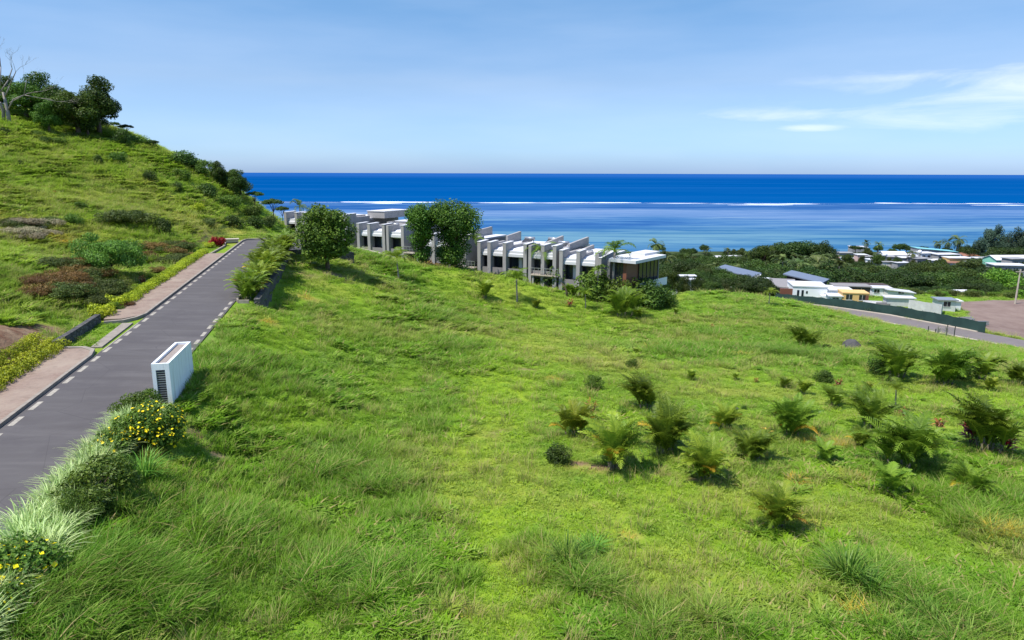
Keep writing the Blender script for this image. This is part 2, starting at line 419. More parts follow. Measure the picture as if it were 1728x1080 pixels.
class MB:
    """collects simple solids into one mesh"""
    def __init__(s): s.V = []; s.F = []; s.n = 0
    def add(s, V, F):
        V = [tuple(v) for v in V]; s.V += V; s.F += [tuple(i + s.n for i in f) for f in F]; s.n += len(V); return s
    def box(s, x0, x1, y0, y1, z0, z1):
        return s.add([(x0,y0,z0),(x1,y0,z0),(x1,y1,z0),(x0,y1,z0),(x0,y0,z1),(x1,y0,z1),(x1,y1,z1),(x0,y1,z1)],
                     [(0,3,2,1),(4,5,6,7),(0,1,5,4),(1,2,6,5),(2,3,7,6),(3,0,4,7)])
    def prism(s, P, z0, z1):
        """vertical prism over polygon P (ccw); z0,z1 numbers or per-vertex lists"""
        n = len(P); a = z0 if hasattr(z0, '__len__') else [z0] * n; b_ = z1 if hasattr(z1, '__len__') else [z1] * n
        ar = sum(P[i][0] * P[(i + 1) % n][1] - P[(i + 1) % n][0] * P[i][1] for i in range(n))
        if ar < 0: P = P[::-1]; a = list(a)[::-1]; b_ = list(b_)[::-1]
        V = [(p[0], p[1], z) for p, z in zip(P, a)] + [(p[0], p[1], z) for p, z in zip(P, b_)]
        return s.add(V, [tuple(range(n))[::-1], tuple(range(n, 2 * n))] + [(i, (i + 1) % n, n + (i + 1) % n, n + i) for i in range(n)])
    def side(s, P, y0, y1):
        """prism over an x-z outline P, from y0 to y1"""
        n = len(P); ar = sum(P[i][0] * P[(i + 1) % n][1] - P[(i + 1) % n][0] * P[i][1] for i in range(n))
        if ar < 0: P = P[::-1]
        V = [(p[0], y0, p[1]) for p in P] + [(p[0], y1, p[1]) for p in P]
        return s.add(V, [tuple(range(n)), tuple(range(n, 2 * n))[::-1]] + [(i, n + i, n + (i + 1) % n, (i + 1) % n) for i in range(n)])
    def sidex(s, P, x0, x1):
        """prism over a y-z outline P, from x0 to x1"""
        n = len(P); ar = sum(P[i][0] * P[(i + 1) % n][1] - P[(i + 1) % n][0] * P[i][1] for i in range(n))
        if ar < 0: P = P[::-1]
        V = [(x0, p[0], p[1]) for p in P] + [(x1, p[0], p[1]) for p in P]
        return s.add(V, [tuple(range(n))[::-1], tuple(range(n, 2 * n))] + [(i, (i + 1) % n, n + (i + 1) % n, n + i) for i in range(n)])
    def tube(s, pts, rad, k=6):
        pts = [Vector(p) for p in pts]; V = []; F = []
        for i, p in enumerate(pts):
            d = (pts[min(i + 1, len(pts) - 1)] - pts[max(i - 1, 0)]).normalized()
            a = d.orthogonal().normalized() if i == 0 else (a - d * a.dot(d)).normalized()
            c = d.cross(a); r = rad[i] if hasattr(rad, '__len__') else rad
            V += [p + (a * math.cos(2 * math.pi * j / k) + c * math.sin(2 * math.pi * j / k)) * r for j in range(k)]
        for i in range(len(pts) - 1):
            F += [(i * k + j, i * k + (j + 1) % k, (i + 1) * k + (j + 1) % k, (i + 1) * k + j) for j in range(k)]
        F += [tuple(range(k))[::-1], tuple(range((len(pts) - 1) * k, len(pts) * k))]
        return s.add(V, F)
    def mesh(s, name, mat, smooth=False): return npmesh(name, s.V, s.F, mat, smooth=smooth)
    def build(s, name, mat, parent=None, smooth=False, label=None):
        o = link(name, s.mesh(name, mat, smooth), parent)
        if label: o['label'] = label
        return o

# ------------------------------------------------------------------ ground sheet
def axis(segs):
    v = []
    for a, b_, st in segs: v += list(np.arange(a, b_, st))
    return np.array(v + [segs[-1][1]])
gx = axis([(-900, -200, 60), (-200, -70, 4), (-70, -45, 1.2), (-45, 45, .6), (45, 110, 1.2), (110, 300, 5), (300, 1200, 60)])
gy = axis([(-60, 6, 6), (6, 70, .6), (70, 135, .9), (135, 200, 2.0), (200, 520, 5)])
GX, GY = np.meshgrid(gx, gy)
GZ = H(np.clip(GX, -260, 420), GY)
nx, ny = len(gx), len(gy)
V = np.stack([GX.ravel(), GY.ravel(), GZ.ravel()], 1)
i0 = (np.arange(ny - 1)[:, None] * nx + np.arange(nx - 1)[None]).ravel()
F = np.stack([i0, i0 + 1, i0 + nx + 1, i0 + nx], 1)
ta, dr, ba, lo, mo = zones(V[:, 0], V[:, 1])
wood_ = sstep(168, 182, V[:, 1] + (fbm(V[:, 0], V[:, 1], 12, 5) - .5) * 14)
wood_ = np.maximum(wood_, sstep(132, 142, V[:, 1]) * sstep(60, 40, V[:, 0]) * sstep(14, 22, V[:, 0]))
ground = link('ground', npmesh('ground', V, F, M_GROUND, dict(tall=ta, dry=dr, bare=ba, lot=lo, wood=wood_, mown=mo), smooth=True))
tag(ground, kind='structure')

# ------------------------------------------------------------------ sea and surf
s_ = Mat('sea_water')
sx = s_.n('ShaderNodeSeparateXYZ'); s_.l(s_.pos(), sx.inputs[0])
warp = s_.noise(.004, 4, .6)
# distance from the shore, warped, decides the depth of the water
yy = s_.math('ADD', sx.outputs[1], s_.math('MULTIPLY', s_.math('SUBTRACT', warp, .5), 260))
deep = s_.ramp(s_.math('DIVIDE', sx.outputs[1], 12000.0, True), [(0.0, (.002, .075, .23)), (.16, (.0, .058, .205)), (.5, (.0, .054, .20)), (1.0, (.012, .075, .25))])
bands = s_.noise(1.0, 6, .62, s_.scaled((.0016, .0085, 0)), .6)
fine = s_.noise(1.0, 5, .65, s_.scaled((.007, .042, 0)), .8)
bb = s_.math('ADD', s_.math('MULTIPLY', bands, .45), s_.math('MULTIPLY', fine, .55))
lag = s_.ramp(bb, [(.43, (.022, .085, .225)), (.48, (.036, .115, .255)), (.53, (.065, .155, .28)), (.60, (.115, .205, .30))])
pale = s_.ramp(bb, [(.38, (.055, .13, .27)), (.52, (.105, .185, .32)), (.64, (.155, .225, .345))])
shallow = s_.ramp(bb, [(.44, (.034, .12, .225)), (.56, (.105, .215, .275))])
c = s_.mix(s_.math('DIVIDE', s_.math('SUBTRACT', yy, 560), 130, True), shallow, lag)
c = s_.mix(s_.math('DIVIDE', s_.math('SUBTRACT', yy, 760), 90, True), c, pale)
reefc = s_.ramp(bb, [(.44, (.014, .070, .21)), (.57, (.06, .14, .28))])
c = s_.mix(s_.math('DIVIDE', s_.math('SUBTRACT', yy, 930), 60, True), c, reefc)
c = s_.mix(s_.math('DIVIDE', s_.math('SUBTRACT', sx.outputs[1], 1180), 60, True), c, deep)
# streaks on the open water
st = s_.noise(1.0, 6, .65, s_.scaled((.0006, .0032, 0)), .3)
c = s_.mix(s_.math('MULTIPLY', s_.math('SUBTRACT', st, .48), 2.2, True), c, (.012, .088, .25))
s_.l(c, s_.b.inputs['Base Color']); s_.b.inputs['Roughness'].default_value = .42; s_.b.inputs['Specular IOR Level'].default_value = 0
s_.bump(s_.noise(.35, 4), .25, .5)
gy2 = axis([(400, 1400, 40), (1400, 5000, 400), (5000, 95000, 6000)]); gx2 = axis([(-90000, -2000, 8000), (-2000, 2000, 100), (2000, 90000, 8000)])
AX, AY = np.meshgrid(gx2, gy2); nx2 = len(gx2)
V = np.stack([AX.ravel(), AY.ravel(), np.zeros(AX.size)], 1)
i0 = (np.arange(len(gy2) - 1)[:, None] * nx2 + np.arange(nx2 - 1)[None]).ravel()
sea = link('sea', npmesh('sea', V, np.stack([i0, i0 + 1, i0 + nx2 + 1, i0 + nx2], 1), s_.m)); tag(sea, kind='structure')

f_ = Mat('surf_foam'); f_.b.inputs['Base Color'].default_value = (.86, .9, .92, 1); f_.b.inputs['Roughness'].default_value = .9
def surf_line(x0, x1, y, wid, hgt, seed, power=1.0):
    xs = np.arange(x0, x1, 6.0); n = len(xs)
    t = (xs - x0) / (x1 - x0); env = np.clip(np.sin(np.pi * t), 0, 1) ** .35
    w = wid * env * np.clip((fbm(xs, xs * 0, 70, seed) * 2.6 - .75) ** power if power != 1 else fbm(xs, xs * 0, 70, seed) * 3.2 - .95, .04, 1.6)
    cy = y + (fbm(xs, xs * 0, 260, seed + 5) - .5) * 40 + (fbm(xs, xs * 0, 25, seed + 6) - .5) * 6
    prof = [(-.5, 0.02), (-.3, .45), (0, 1.0), (.2, .6), (.5, 0.02)]
    V = []
    for a, hh in prof: V.append(np.stack([xs, cy + a * w * .72, np.maximum(.5 * hgt * hh * env * np.clip(w / wid, .2, 1), 0.05)], 1))
    V = np.stack(V, 1).reshape(-1, 3); k = len(prof); F = []
    for i in range(n - 1):
        for j in range(k - 1): F.append((i * k + j, (i + 1) * k + j, (i + 1) * k + j + 1, i * k + j + 1))
    return V, F
sf = MB()
for a in [(-560, 560, 1190, 13, .5, 11), (600, 1250, 1200, 10, .5, 14), (-470, -390, 1190, 28, .9, 2), (-300, -130, 1200, 36, 1.1, 3), (-60, 60, 1180, 30, 1.0, 8), (80, 230, 1200, 36, 1.2, 4), (260, 530, 1175, 32, 1.2, 5),
          (640, 905, 1225, 40, 1.1, 6), (760, 860, 1150, 24, .8, 7), (350, 470, 1140, 22, 1.0, 12), (-250, -180, 1150, 20, 1, 13)]:
    sf.add(*surf_line(*a))
surf = sf.build('surf', f_.m, smooth=True); tag(surf, kind='structure')
# ------------------------------------------------------------------ main road, pavement, kerbs, markings
a_ = Mat('asphalt')
v = a_.scaled((1, 1, 1))
mp = a_.n('ShaderNodeMapping'); mp.inputs['Rotation'].default_value = (0, 0, -ROADZ + R(62)); mp.inputs['Scale'].default_value = (.16, 1.1, 1); a_.l(a_.pos(), mp.inputs['Vector'])
streak = a_.noise(.9, 5, .6, mp.outputs[0], .6)
grit = a_.noise(22, 3, .7)
c = a_.ramp(streak, [(.30, (.076, .068, .066)), (.5, (.089, .081, .079)), (.70, (.114, .104, .100))])
c = a_.mix(a_.math('MULTIPLY', grit, .4), c, (.088, .08, .08))
pa = a_.noise(.22, 5, .7); c = a_.mix(a_.math('MULTIPLY', a_.math('SUBTRACT', pa, .52), 3, True), c, (.065, .058, .06))
c = a_.mix(a_.math('MULTIPLY', a_.math('SUBTRACT', .42, pa), 2.5, True), c, (.16, .145, .135))
vc = a_.n('ShaderNodeTexVoronoi'); vc.feature = 'DISTANCE_TO_EDGE'; vc.inputs['Scale'].default_value = .28; a_.l(a_.pos(), vc.inputs['Vector'])
c = a_.mix(a_.math('MULTIPLY', a_.math('SUBTRACT', .006, vc.outputs[0]), 90, True), c, (.05, .045, .045))
a_.l(c, a_.b.inputs['Base Color']); a_.b.inputs['Roughness'].default_value = .85; a_.b.inputs['Specular IOR Level'].default_value = .25
a_.bump(grit, .01)
M_ASPH = a_.m
M_PAINT = plain('worn_road_paint', (.31, .28, .23), .8, .42, 5)
M_KERB = plain('kerb_concrete', (.25, .215, .175), .85, .34, 2.6)
k_ = Mat('red_brick_paving')
br = k_.n('ShaderNodeTexBrick'); mpp = k_.n('ShaderNodeMapping'); mpp.inputs['Rotation'].default_value = (0, 0, -ROADZ); k_.l(k_.pos(), mpp.inputs['Vector']); k_.l(mpp.outputs[0], br.inputs['Vector'])
br.inputs['Scale'].default_value = 3.2; br.inputs['Color1'].default_value = (.20, .125, .09, 1); br.inputs['Color2'].default_value = (.27, .18, .135, 1); br.inputs['Mortar'].default_value = (.14, .11, .085, 1); br.inputs['Mortar Size'].default_value = .03
ds = k_.noise(.55, 5, .65)
c = k_.mix(k_.math('MULTIPLY', k_.math('SUBTRACT', ds, .38), 3.0, True), br.outputs[0], (.285, .22, .165))
c = k_.mix(k_.math('MULTIPLY', k_.math('SUBTRACT', k_.noise(1.4, 5), .55), 3.0, True), c, (.12, .085, .06))
k_.l(c, k_.b.inputs['Base Color']); k_.b.inputs['Roughness'].default_value = .85
M_BRICK = k_.m

def sheet(name, rows, mat, dz=0.0, parent=None):
    """rows: list of point rows [(x,y,z)...]"""
    k = len(rows[0]); V = [(*p[:2], p[2] + dz) for r_ in rows for p in r_]
    F = [(i * k + j, i * k + j + 1, (i + 1) * k + j + 1, (i + 1) * k + j) for i in range(len(rows) - 1) for j in range(k - 1)]
    return link(name, npmesh(name, V, F, mat), parent)
def RP(s, p, dz=0): x, y = xy(s, p); return (x, y, zroad(s) + dz)
PL, PR = -16.02, -10.55
ss = np.arange(-4, 101, 2.0)
ma = MB()
for a, b2 in zip(ss[:-1], ss[1:]):
    ma.add([RP(a, PL), RP(a, PR), RP(b2, PR), RP(b2, PL)], [(0, 1, 2, 3)])
# junction arm to the right, curved inner corner
arc = [(84.5, PR), (85.2, PR + .9), (86.3, PR + 1.8), (87.5, PR + 2.2)]
ma.add([RP(s, p, -.003) for s, p in [(84.0, PR)] + arc + [(88, -4), (98.2, -4), (98.2, PR)]], [(0, 1, 2, 3, 4, 5, 6, 7)])
road = ma.build('road', M_ASPH); tag(road, kind='structure')

mk = MB()
def dash(s0, s1, p0, p1, dz=.004): mk.add([RP(s0, p0, dz), RP(s0, p1, dz), RP(s1, p1, dz), RP(s1, p0, dz)], [(0, 1, 2, 3)])
s0 = 35.08 - 1.935 * 10
k = 0
while s0 < 96:
    wv = .03 * math.sin(k * 2.1)
    if not (43.9 < s0 < 44.2): dash(s0 - .58, s0 + .52 + wv, -15.86, -15.62)
    if s0 < 57: dash(s0 + .9 - .55, s0 + .9 + .5 + wv, -10.93, -10.70)
    s0 += 1.935; k += 1
dash(44.6, 51.6, -16.0, -15.93)
mark = mk.build('road_marking', M_PAINT); tag(mark, kind='structure')

pv = MB(); kb = MB(); bk = MB()
def strip(m, pts, z0, z1):
    """solid strip over consecutive (sL,pL,sR,pR) rows"""
    for A, B in zip(pts[:-1], pts[1:]):
        P = [A[:2], A[2:], B[2:], B[:2]]
        q = [xy(*t) for t in P]; zz = [zroad(t[0]) for t in P]
        n = 4; V = [(*q[i], zz[i] + z0) for i in range(4)] + [(*q[i], zz[i] + z1) for i in range(4)]
        m.add(V, [(0, 3, 2, 1), (4, 5, 6, 7), (0, 1, 5, 4), (1, 2, 6, 5), (2, 3, 7, 6), (3, 0, 4, 7)])
# near pavement 0..44, rounded end, far pavement 52..85, then narrow corner
strip(pv, [(s, -18.6, s, -16.24) for s in range(-4, 44, 4)], -.1, .13)
strip(pv, [(40, -18.6, 40, -16.24), (43.2, -18.6, 43.2, -16.24), (44.2, -18.6, 44.2, -16.5), (44.9, -18.3, 44.9, -17.2)], -.1, .13)
strip(kb, [(s, -16.24, s, -16.06) for s in list(range(-4, 44, 4)) + [43.2]], -.1, .16)
strip(kb, [(43.2, -16.24, 43.2, -16.06), (44.2, -16.5, 44.5, -16.34), (44.95, -17.2, 45.2, -17.1), (45.15, -18.5, 45.35, -18.4)], -.1, .16)
strip(pv, [(52.6, -18.5, 52.6, -17.3), (53.4, -18.6, 53.4, -16.5), (54.4, -18.6, 54.4, -16.24)] + [(s, -18.6, s, -16.24) for s in range(58, 83, 4)], -.1, .13)
strip(pv, [(82, -18.6, 82, -16.24), (85.2, -18.4, 85.2, -16.24)], -.1, .13)
strip(kb, [(51.9, -18.2, 51.7, -18.2), (52.15, -17.2, 51.95, -17.0), (52.9, -16.6, 52.8, -16.4), (54.0, -16.24, 54.0, -16.06)], -.1, .16)
strip(kb, [(s, -16.24, s, -16.06) for s in list(range(54, 97, 4)) + [97]], -.1, .16)
strip(kb, [(97, -16.24, 97, -16.06), (98.3, -16.0, 98.2, -15.8), (98.9, -15.0, 98.6, -14.9), (99.0, -12.0, 98.7, -12.0), (99.0, -4.0, 98.7, -4.0)], -.1, .16)
strip(kb, [(85.2, -17.9, 85.2, -17.7), (92, -17.6, 92, -17.4), (96, -18.2, 96, -18)], -.1, .16)
pave = pv.build('pavement', M_BRICK); tag(pave, kind='structure')
kerb = kb.build('kerb', M_KERB); tag(kerb, kind='structure')
# strip of pale paving round the right side planting (white kerbstones)
kr = MB()
strip(kr, [(58.2, -10.52, 58.2, -10.36), (57.5, -10.3, 57.35, -10.2), (57.4, -9.4, 57.2, -9.4)], -.1, .2)
strip(kr, [(s, -10.52, s, -10.36) for s in (58.2, 64, 70, 76, 82, 84.5)], -.1, .16)
kk = kr.build('kerb', M_KERB); tag(kk, kind='structure')
# concrete drain channel in the gap
ch = MB(); strip(ch, [(45.4, -16.9, 45.4, -16.25), (51.6, -17.0, 51.6, -16.3)], -.1, .03); dr_ = ch.build('drain_channel', M_KERB); tag(dr_, kind='structure')
# low dark retaining kerb wall behind the gap, on the hill side
M_STONE = None
def stone_mat(name, c0, c1, scale=3.2):
    m = Mat(name)
    vo = m.n('ShaderNodeTexVoronoi'); vo.feature = 'DISTANCE_TO_EDGE'; vo.inputs['Scale'].default_value = scale; m.l(m.pos(), vo.inputs['Vector'])
    vc = m.n('ShaderNodeTexVoronoi'); vc.inputs['Scale'].default_value = scale; m.l(m.pos(), vc.inputs['Vector'])
    sv = m.n('ShaderNodeSeparateColor'); m.l(vc.outputs['Color'], sv.inputs[0])
    cc = m.mix(sv.outputs[0], c0, c1)
    cc = m.mix(m.math('MULTIPLY', m.math('SUBTRACT', .06, vo.outputs[0]), 25, True), cc, tuple(x * .4 for x in c0))
    cc = m.mix(m.math('MULTIPLY', m.noise(5, 5), .4), cc, c0)
    m.l(cc, m.b.inputs['Base Color']); m.b.inputs['Roughness'].default_value = .9
    m.bump(vo.outputs[0], .15, .9)
    return m.m
M_STONE = stone_mat('basalt_rubble', (.045, .043, .042), (.14, .13, .12))
wl = MB(); strip(wl, [(45.2, -18.95, 45.2, -18.6), (48, -18.9, 48, -18.55), (52.4, -18.95, 52.4, -18.6)], -.2, .55)
o = wl.build('low_stone_wall', M_STONE); tag(o, 'low dark stone wall behind the grassy gap between the two pavements', 'wall')
# retaining wall under the row of palms
rw = MB()
for a, b2 in zip(np.arange(56.8, 84, 2), np.arange(58.8, 86, 2)):
    b2 = min(b2, 84.0)
    P = [xy(a, -8.95), xy(a, -8.5), xy(b2, -8.5), xy(b2, -8.95)]
    zb = min(h1(*P[1]), h1(*P[2])) - .6
    rw.prism(P, zb, [zroad(t) + .35 for t in (a, a, b2, b2)])
P = [xy(84, -8.95), xy(84, -8.5), xy(85.5, -5), xy(87, -1.5), xy(87.4, -1.6), xy(86, -5.2)]
rw.prism(P, 36.5, [zroad(84) + .5] * 2 + [zroad(85) + .45, zroad(85) - .3, zroad(85) - .3, zroad(85) + .45])
o = rw.build('retaining_wall', M_STONE); tag(o, 'dark rubble stone retaining wall holding up the palm planting beside the road', 'wall')

# lower road
lr = MB()
for i in range(len(LF) - 1):
    for t0, t1 in ((0, .5), (.5, 1)):
        f = lambda A, B, t: tuple(a + (b_ - a) * t for a, b_ in zip(A, B))
        lr.add([f(LN[i], LN[i + 1], t0), f(LN[i], LN[i + 1], t1), f(LF[i], LF[i + 1], t1), f(LF[i], LF[i + 1], t0)], [(0, 1, 2, 3)])
lr.V = [(x, y, z + .05) for x, y, z in lr.V]
M_ASPH2 = plain('faded_asphalt', (.155, .135, .13), .9, .12, .6)
o = lr.build('road', M_ASPH2); tag(o, kind='structure')
lk = MB()
def pathstrip(m, pts, w, z0, z1, off=0):
    for A, B in zip(pts[:-1], pts[1:]):
        d = Vector((B[0] - A[0], B[1] - A[1])); n = Vector((-d.y, d.x)).normalized()
        P = [(A[0] + n.x * (off - w), A[1] + n.y * (off - w)), (B[0] + n.x * (off - w), B[1] + n.y * (off - w)), (B[0] + n.x * (off + w), B[1] + n.y * (off + w)), (A[0] + n.x * (off + w), A[1] + n.y * (off + w))]
        zz = [A[2], B[2], B[2], A[2]]
        V = [(*P[i], zz[i] + z0) for i in range(4)] + [(*P[i], zz[i] + z1) for i in range(4)]
        m.add(V, [(0, 3, 2, 1), (4, 5, 6, 7), (0, 1, 5, 4), (1, 2, 6, 5), (2, 3, 7, 6), (3, 0, 4, 7)])
pathstrip(lk, LN, .25, -.1, .17); pathstrip(lk, LF[:-2], .3, -.1, .17)
M_PALEK = plain('pale_kerb_concrete', (.42, .36, .29), .85, .2, .7)
o = lk.build('kerb', M_PALEK); tag(o, kind='structure')

# ------------------------------------------------------------------ grass (nobody could count it)
def blade_tuft(name, n, rad, h0, h1_, wid, lean, straw=0.0, seed=0, segs=2, broad=False):
    r = np.random.default_rng(seed); V = []; F = []; T = []; S = []; k = 0
    for i in range(n):
        a = r.uniform(0, 2 * math.pi); d = rad * math.sqrt(r.uniform()); x0, y0 = d * math.cos(a), d * math.sin(a)
        h = r.uniform(h0, h1_); la = a + r.normal(0, .9); ln = lean * r.uniform(.3, 1.4) * h; w = wid * r.uniform(.6, 1.3)
        wx, wy = -math.sin(la + r.normal(0, .5)), math.cos(la)
        t_ = r.uniform() ** 2; sw = 1.0 if r.uniform() < straw else 0.0
        pts = []
        for j in range(segs + 1):
            f = j / segs; bend = f ** 1.9; z = h * (f - .28 * bend * min(lean, 1.2)); pts.append((x0 + math.cos(la) * ln * bend, y0 + math.sin(la) * ln * bend, z))
        for j, p in enumerate(pts):
            f = j / segs; ww = w * (1 - f ** 1.6) * (1 if not broad else (0.35 + 2.2 * f * (1 - f) * 2)) * .5
            if j < segs: V += [(p[0] - wx * ww, p[1] - wy * ww, p[2] - (.03 if j == 0 else 0)), (p[0] + wx * ww, p[1] + wy * ww, p[2] - (.03 if j == 0 else 0))]
            else: V += [p]
        nv = 2 * segs + 1
        for j in range(segs - 1): F.append((k + 2 * j, k + 2 * j + 1, k + 2 * j + 3, k + 2 * j + 2))
        F.append((k + 2 * segs - 2, k + 2 * segs - 1, k + 2 * segs))
        T += [t_] * nv; S += [sw] * nv; k += nv
    return bpy.data.objects.new(name, npmesh(name, V, F, M_BLADE, dict(tint=T, straw=S)))
gcol = bpy.data.collections.new('grass_tufts')
specs = [('t0_lawn', 80, .36, .04, .13, .020, .9, .06), ('t1_lawn', 90, .38, .05, .18, .018, .9, .10), ('t2_leafy', 60, .36, .05, .17, .05, 1.2, .02, True),
         ('t3_mid', 80, .36, .12, .42, .024, .6, .10), ('t4_mid', 70, .38, .15, .5, .032, .8, .08), ('t5_tall', 64, .32, .30, .85, .034, .75, .10),
         ('t6_tall', 50, .26, .40, 1.1, .042, .9, .10), ('t7_straw', 60, .34, .25, .8, .020, .6, .6), ('t8_clump', 90, .16, .6, 1.15, .03, 1.15, .10), ('t9_weed', 75, .36, .15, .42, .085, 1.3, .02, True)]
for i, sp_ in enumerate(specs):
    gcol.objects.link(blade_tuft(sp_[0], sp_[1], sp_[2], sp_[3], sp_[4], sp_[5], sp_[6], sp_[7], seed=100 + i, segs=3 if i > 2 else 2, broad=len(sp_) > 8))

def make_points():
    out = []
    for y0, y1, dens, sc in ((9, 24, 15, 1.0), (24, 40, 10, 1.1), (40, 62, 6.2, 1.35), (62, 95, 3.4, 1.75), (95, 135, 1.9, 2.2), (135, 175, .55, 2.8)):
        xl, xr = -.83 * y1 - 8, .83 * y1 + 8
        n = int((y1 - y0) * (xr - xl) * dens)
        x = rng.uniform(xl, xr, n); y = rng.uniform(y0, y1, n)
        k = (np.abs(x) < .80 * y + 7)
        x, y = x[k], y[k]; out.append(np.stack([x, y, np.full(len(x), sc)], 1))
    P = np.concatenate(out); x, y, sc = P.T
    s, p = x * RD[0] + y * RD[1], x * RD[1] - y * RD[0]
    ta, dr, ba, lo, mo = zones(x, y)
    keep = np.ones(len(x), bool)
    jit = fbm(x, y, 1.5, 91) * .7
    onroad = (p > -18.75 + jit * .3) & (p < -10.45 + jit) & (s < 99.3)
    gap = (p > -18.5) & (p < -16.9) & (s > 45.5) & (s < 51.7)
    keep &= ~onroad | gap
    keep &= ~((s > 84) & (s < 99.3) & (p > -11.5) & (p < -3.5))
    keep &= ~((p > -10.5) & (p < -8.4) & (s > 56.5) & (s < 85) & (rng.uniform(size=len(x)) < .7))
    keep &= ~((p > -10.1) & (p < -9.4) & (s > 34) & (s < 38.4))
    d, _ = polydist(x, y, LMID); keep &= d > 3.5
    keep &= ~((y > 100) & (x > 70) & (polydist(x, y, LF)[0] < 60) & (x * 0 + lo > .5))
    keep &= rng.uniform(size=len(x)) > ba * 1.25
    x, y, sc, s, p, ta, dr, ba, mo = [q[keep] for q in (x, y, sc, s, p, ta, dr, ba, mo)]
    # cut what lies deep inside the buildings' strip
    z = H(x, y)
    u = rng.uniform(size=len(x)) * .5 + .25
    tt = ta + (rng.uniform(size=len(x)) - .5) * .35
    idx = np.select([tt < .12, tt < .25, tt < .36, tt < .50, tt < .68, tt < .88, tt < 1.1], [0, 1, 2, 3, 4, 5, 6], 8)
    idx = np.where((idx <= 1) & (rng.uniform(size=len(x)) < .22), 2, idx)
    idx = np.where((rng.uniform(size=len(x)) < .04 + .4 * dr * (tt > .2)), 7, idx)
    wd_ = (fbm(x, y, 2.6, 95) > .56) & (tt > .3) & (rng.uniform(size=len(x)) < .75); idx = np.where(wd_, 9, idx)
    return x, y, z, sc, idx, ta, dr, ba, mo
x, y, z, sc, idx, ta, dr, ba, mo = make_points()
me = bpy.data.meshes.new('meadow_grass'); me.vertices.add(len(x)); me.vertices.foreach_set('co', np.stack([x, y, z], 1).astype(np.float32).ravel())
def addattr(n_, t_, v_, f_='value'):
    a = me.attributes.new(n_, t_, 'POINT'); a.data.foreach_set(f_, np.ascontiguousarray(v_).ravel())
addattr('idx', 'INT', idx.astype(np.int32))
addattr('rot', 'FLOAT_VECTOR', np.stack([rng.normal(0, .08, len(x)), rng.normal(0, .08, len(x)), rng.uniform(0, 6.283, len(x))], 1).astype(np.float32), 'vector')
zs = rng.uniform(.6, 1.15, len(x)) * sc ** .42
addattr('scl', 'FLOAT_VECTOR', np.stack([sc, sc, zs], 1).astype(np.float32), 'vector')
for n_, v_ in (('tall', ta), ('dry', dr), ('bare', ba), ('mown', mo)): addattr(n_, 'FLOAT', v_.astype(np.float32))
grass = link('meadow_grass', me); tag(grass, 'long and short green grass covering the whole sloping field and the hillside', 'grass', kind='stuff')
ng = bpy.data.node_groups.new('grass_on_points', 'GeometryNodeTree')
ng.interface.new_socket('Geometry', in_out='INPUT', socket_type='NodeSocketGeometry'); ng.interface.new_socket('Geometry', in_out='OUTPUT', socket_type='NodeSocketGeometry')
gi = ng.nodes.new('NodeGroupInput'); go = ng.nodes.new('NodeGroupOutput'); iop = ng.nodes.new('GeometryNodeInstanceOnPoints'); ci = ng.nodes.new('GeometryNodeCollectionInfo')
ci.inputs['Collection'].default_value = gcol; ci.inputs['Separate Children'].default_value = True; ci.inputs['Reset Children'].default_value = True
def na(n_, t_):
    q = ng.nodes.new('GeometryNodeInputNamedAttribute'); q.data_type = t_; q.inputs[0].default_value = n_; return q.outputs[0]
ng.links.new(gi.outputs[0], iop.inputs['Points']); ng.links.new(ci.outputs[0], iop.inputs['Instance']); iop.inputs['Pick Instance'].default_value = True
ng.links.new(na('idx', 'INT'), iop.inputs['Instance Index'])
er = ng.nodes.new('FunctionNodeEulerToRotation'); ng.links.new(na('rot', 'FLOAT_VECTOR'), er.inputs[0]); ng.links.new(er.outputs[0], iop.inputs['Rotation'])
ng.links.new(na('scl', 'FLOAT_VECTOR'), iop.inputs['Scale']); ng.links.new(iop.outputs[0], go.inputs[0])
md = grass.modifiers.new('grass', 'NODES'); md.node_group = ng
print('grass points', len(x))
# ------------------------------------------------------------------ plants: prototypes
def leafcloud(blobs, n, size, seed=0, inner=.55, up=.35, aspect=.55, jit=.6, droop=0.0, shell=3.0):
    r = np.random.default_rng(seed); B = np.array(blobs, float)
    w = (B[:, 3] * B[:, 4] + B[:, 4] * B[:, 5] + B[:, 3] * B[:, 5]); w /= w.sum()
    k = r.choice(len(B), n, p=w); b_ = B[k]
    d = r.normal(size=(n, 3)); d /= np.linalg.norm(d, axis=1)[:, None]
    rad = inner + (1 - inner) * r.uniform(size=n) ** (1 / shell)
    rad *= 1 + .13 * np.sin(d[:, 0] * 7 + k) * np.cos(d[:, 1] * 6 + k * 2) + .07 * r.normal(size=n)
    P = b_[:, :3] + d * b_[:, 3:6] * rad[:, None]
    N = d + np.array([0, 0, up]) + r.normal(size=(n, 3)) * jit; N /= np.linalg.norm(N, axis=1)[:, None]
    T = np.cross(N, r.normal(size=(n, 3))); T[:, 2] -= droop; T -= N * (T * N).sum(1)[:, None]; T /= np.linalg.norm(T, axis=1)[:, None]
    S = np.cross(N, T); L = size * r.uniform(.6, 1.35, n)[:, None]; Wd = L * aspect
    V = np.stack([P - T * L * .5, P + S * Wd * .5 + T * L * .05, P + T * L * .5 - N * L * .12, P - S * Wd * .5 + T * L * .05], 1).reshape(-1, 3)
    F = np.arange(n * 4).reshape(n, 4)
    bt = r.uniform(0, 1, len(B))
    t = np.clip(.45 * bt[k] + .75 * r.uniform(size=n) ** 1.5 - .05, 0, 1)
    return V, F, np.repeat(t, 4), np.repeat(r.uniform(size=n), 4)
def cloudmesh(name, mat, *a, **k):
    V, F, t, t2 = leafcloud(*a, **k); return npmesh(name, V, F, mat, dict(tint=t, tint2=t2))
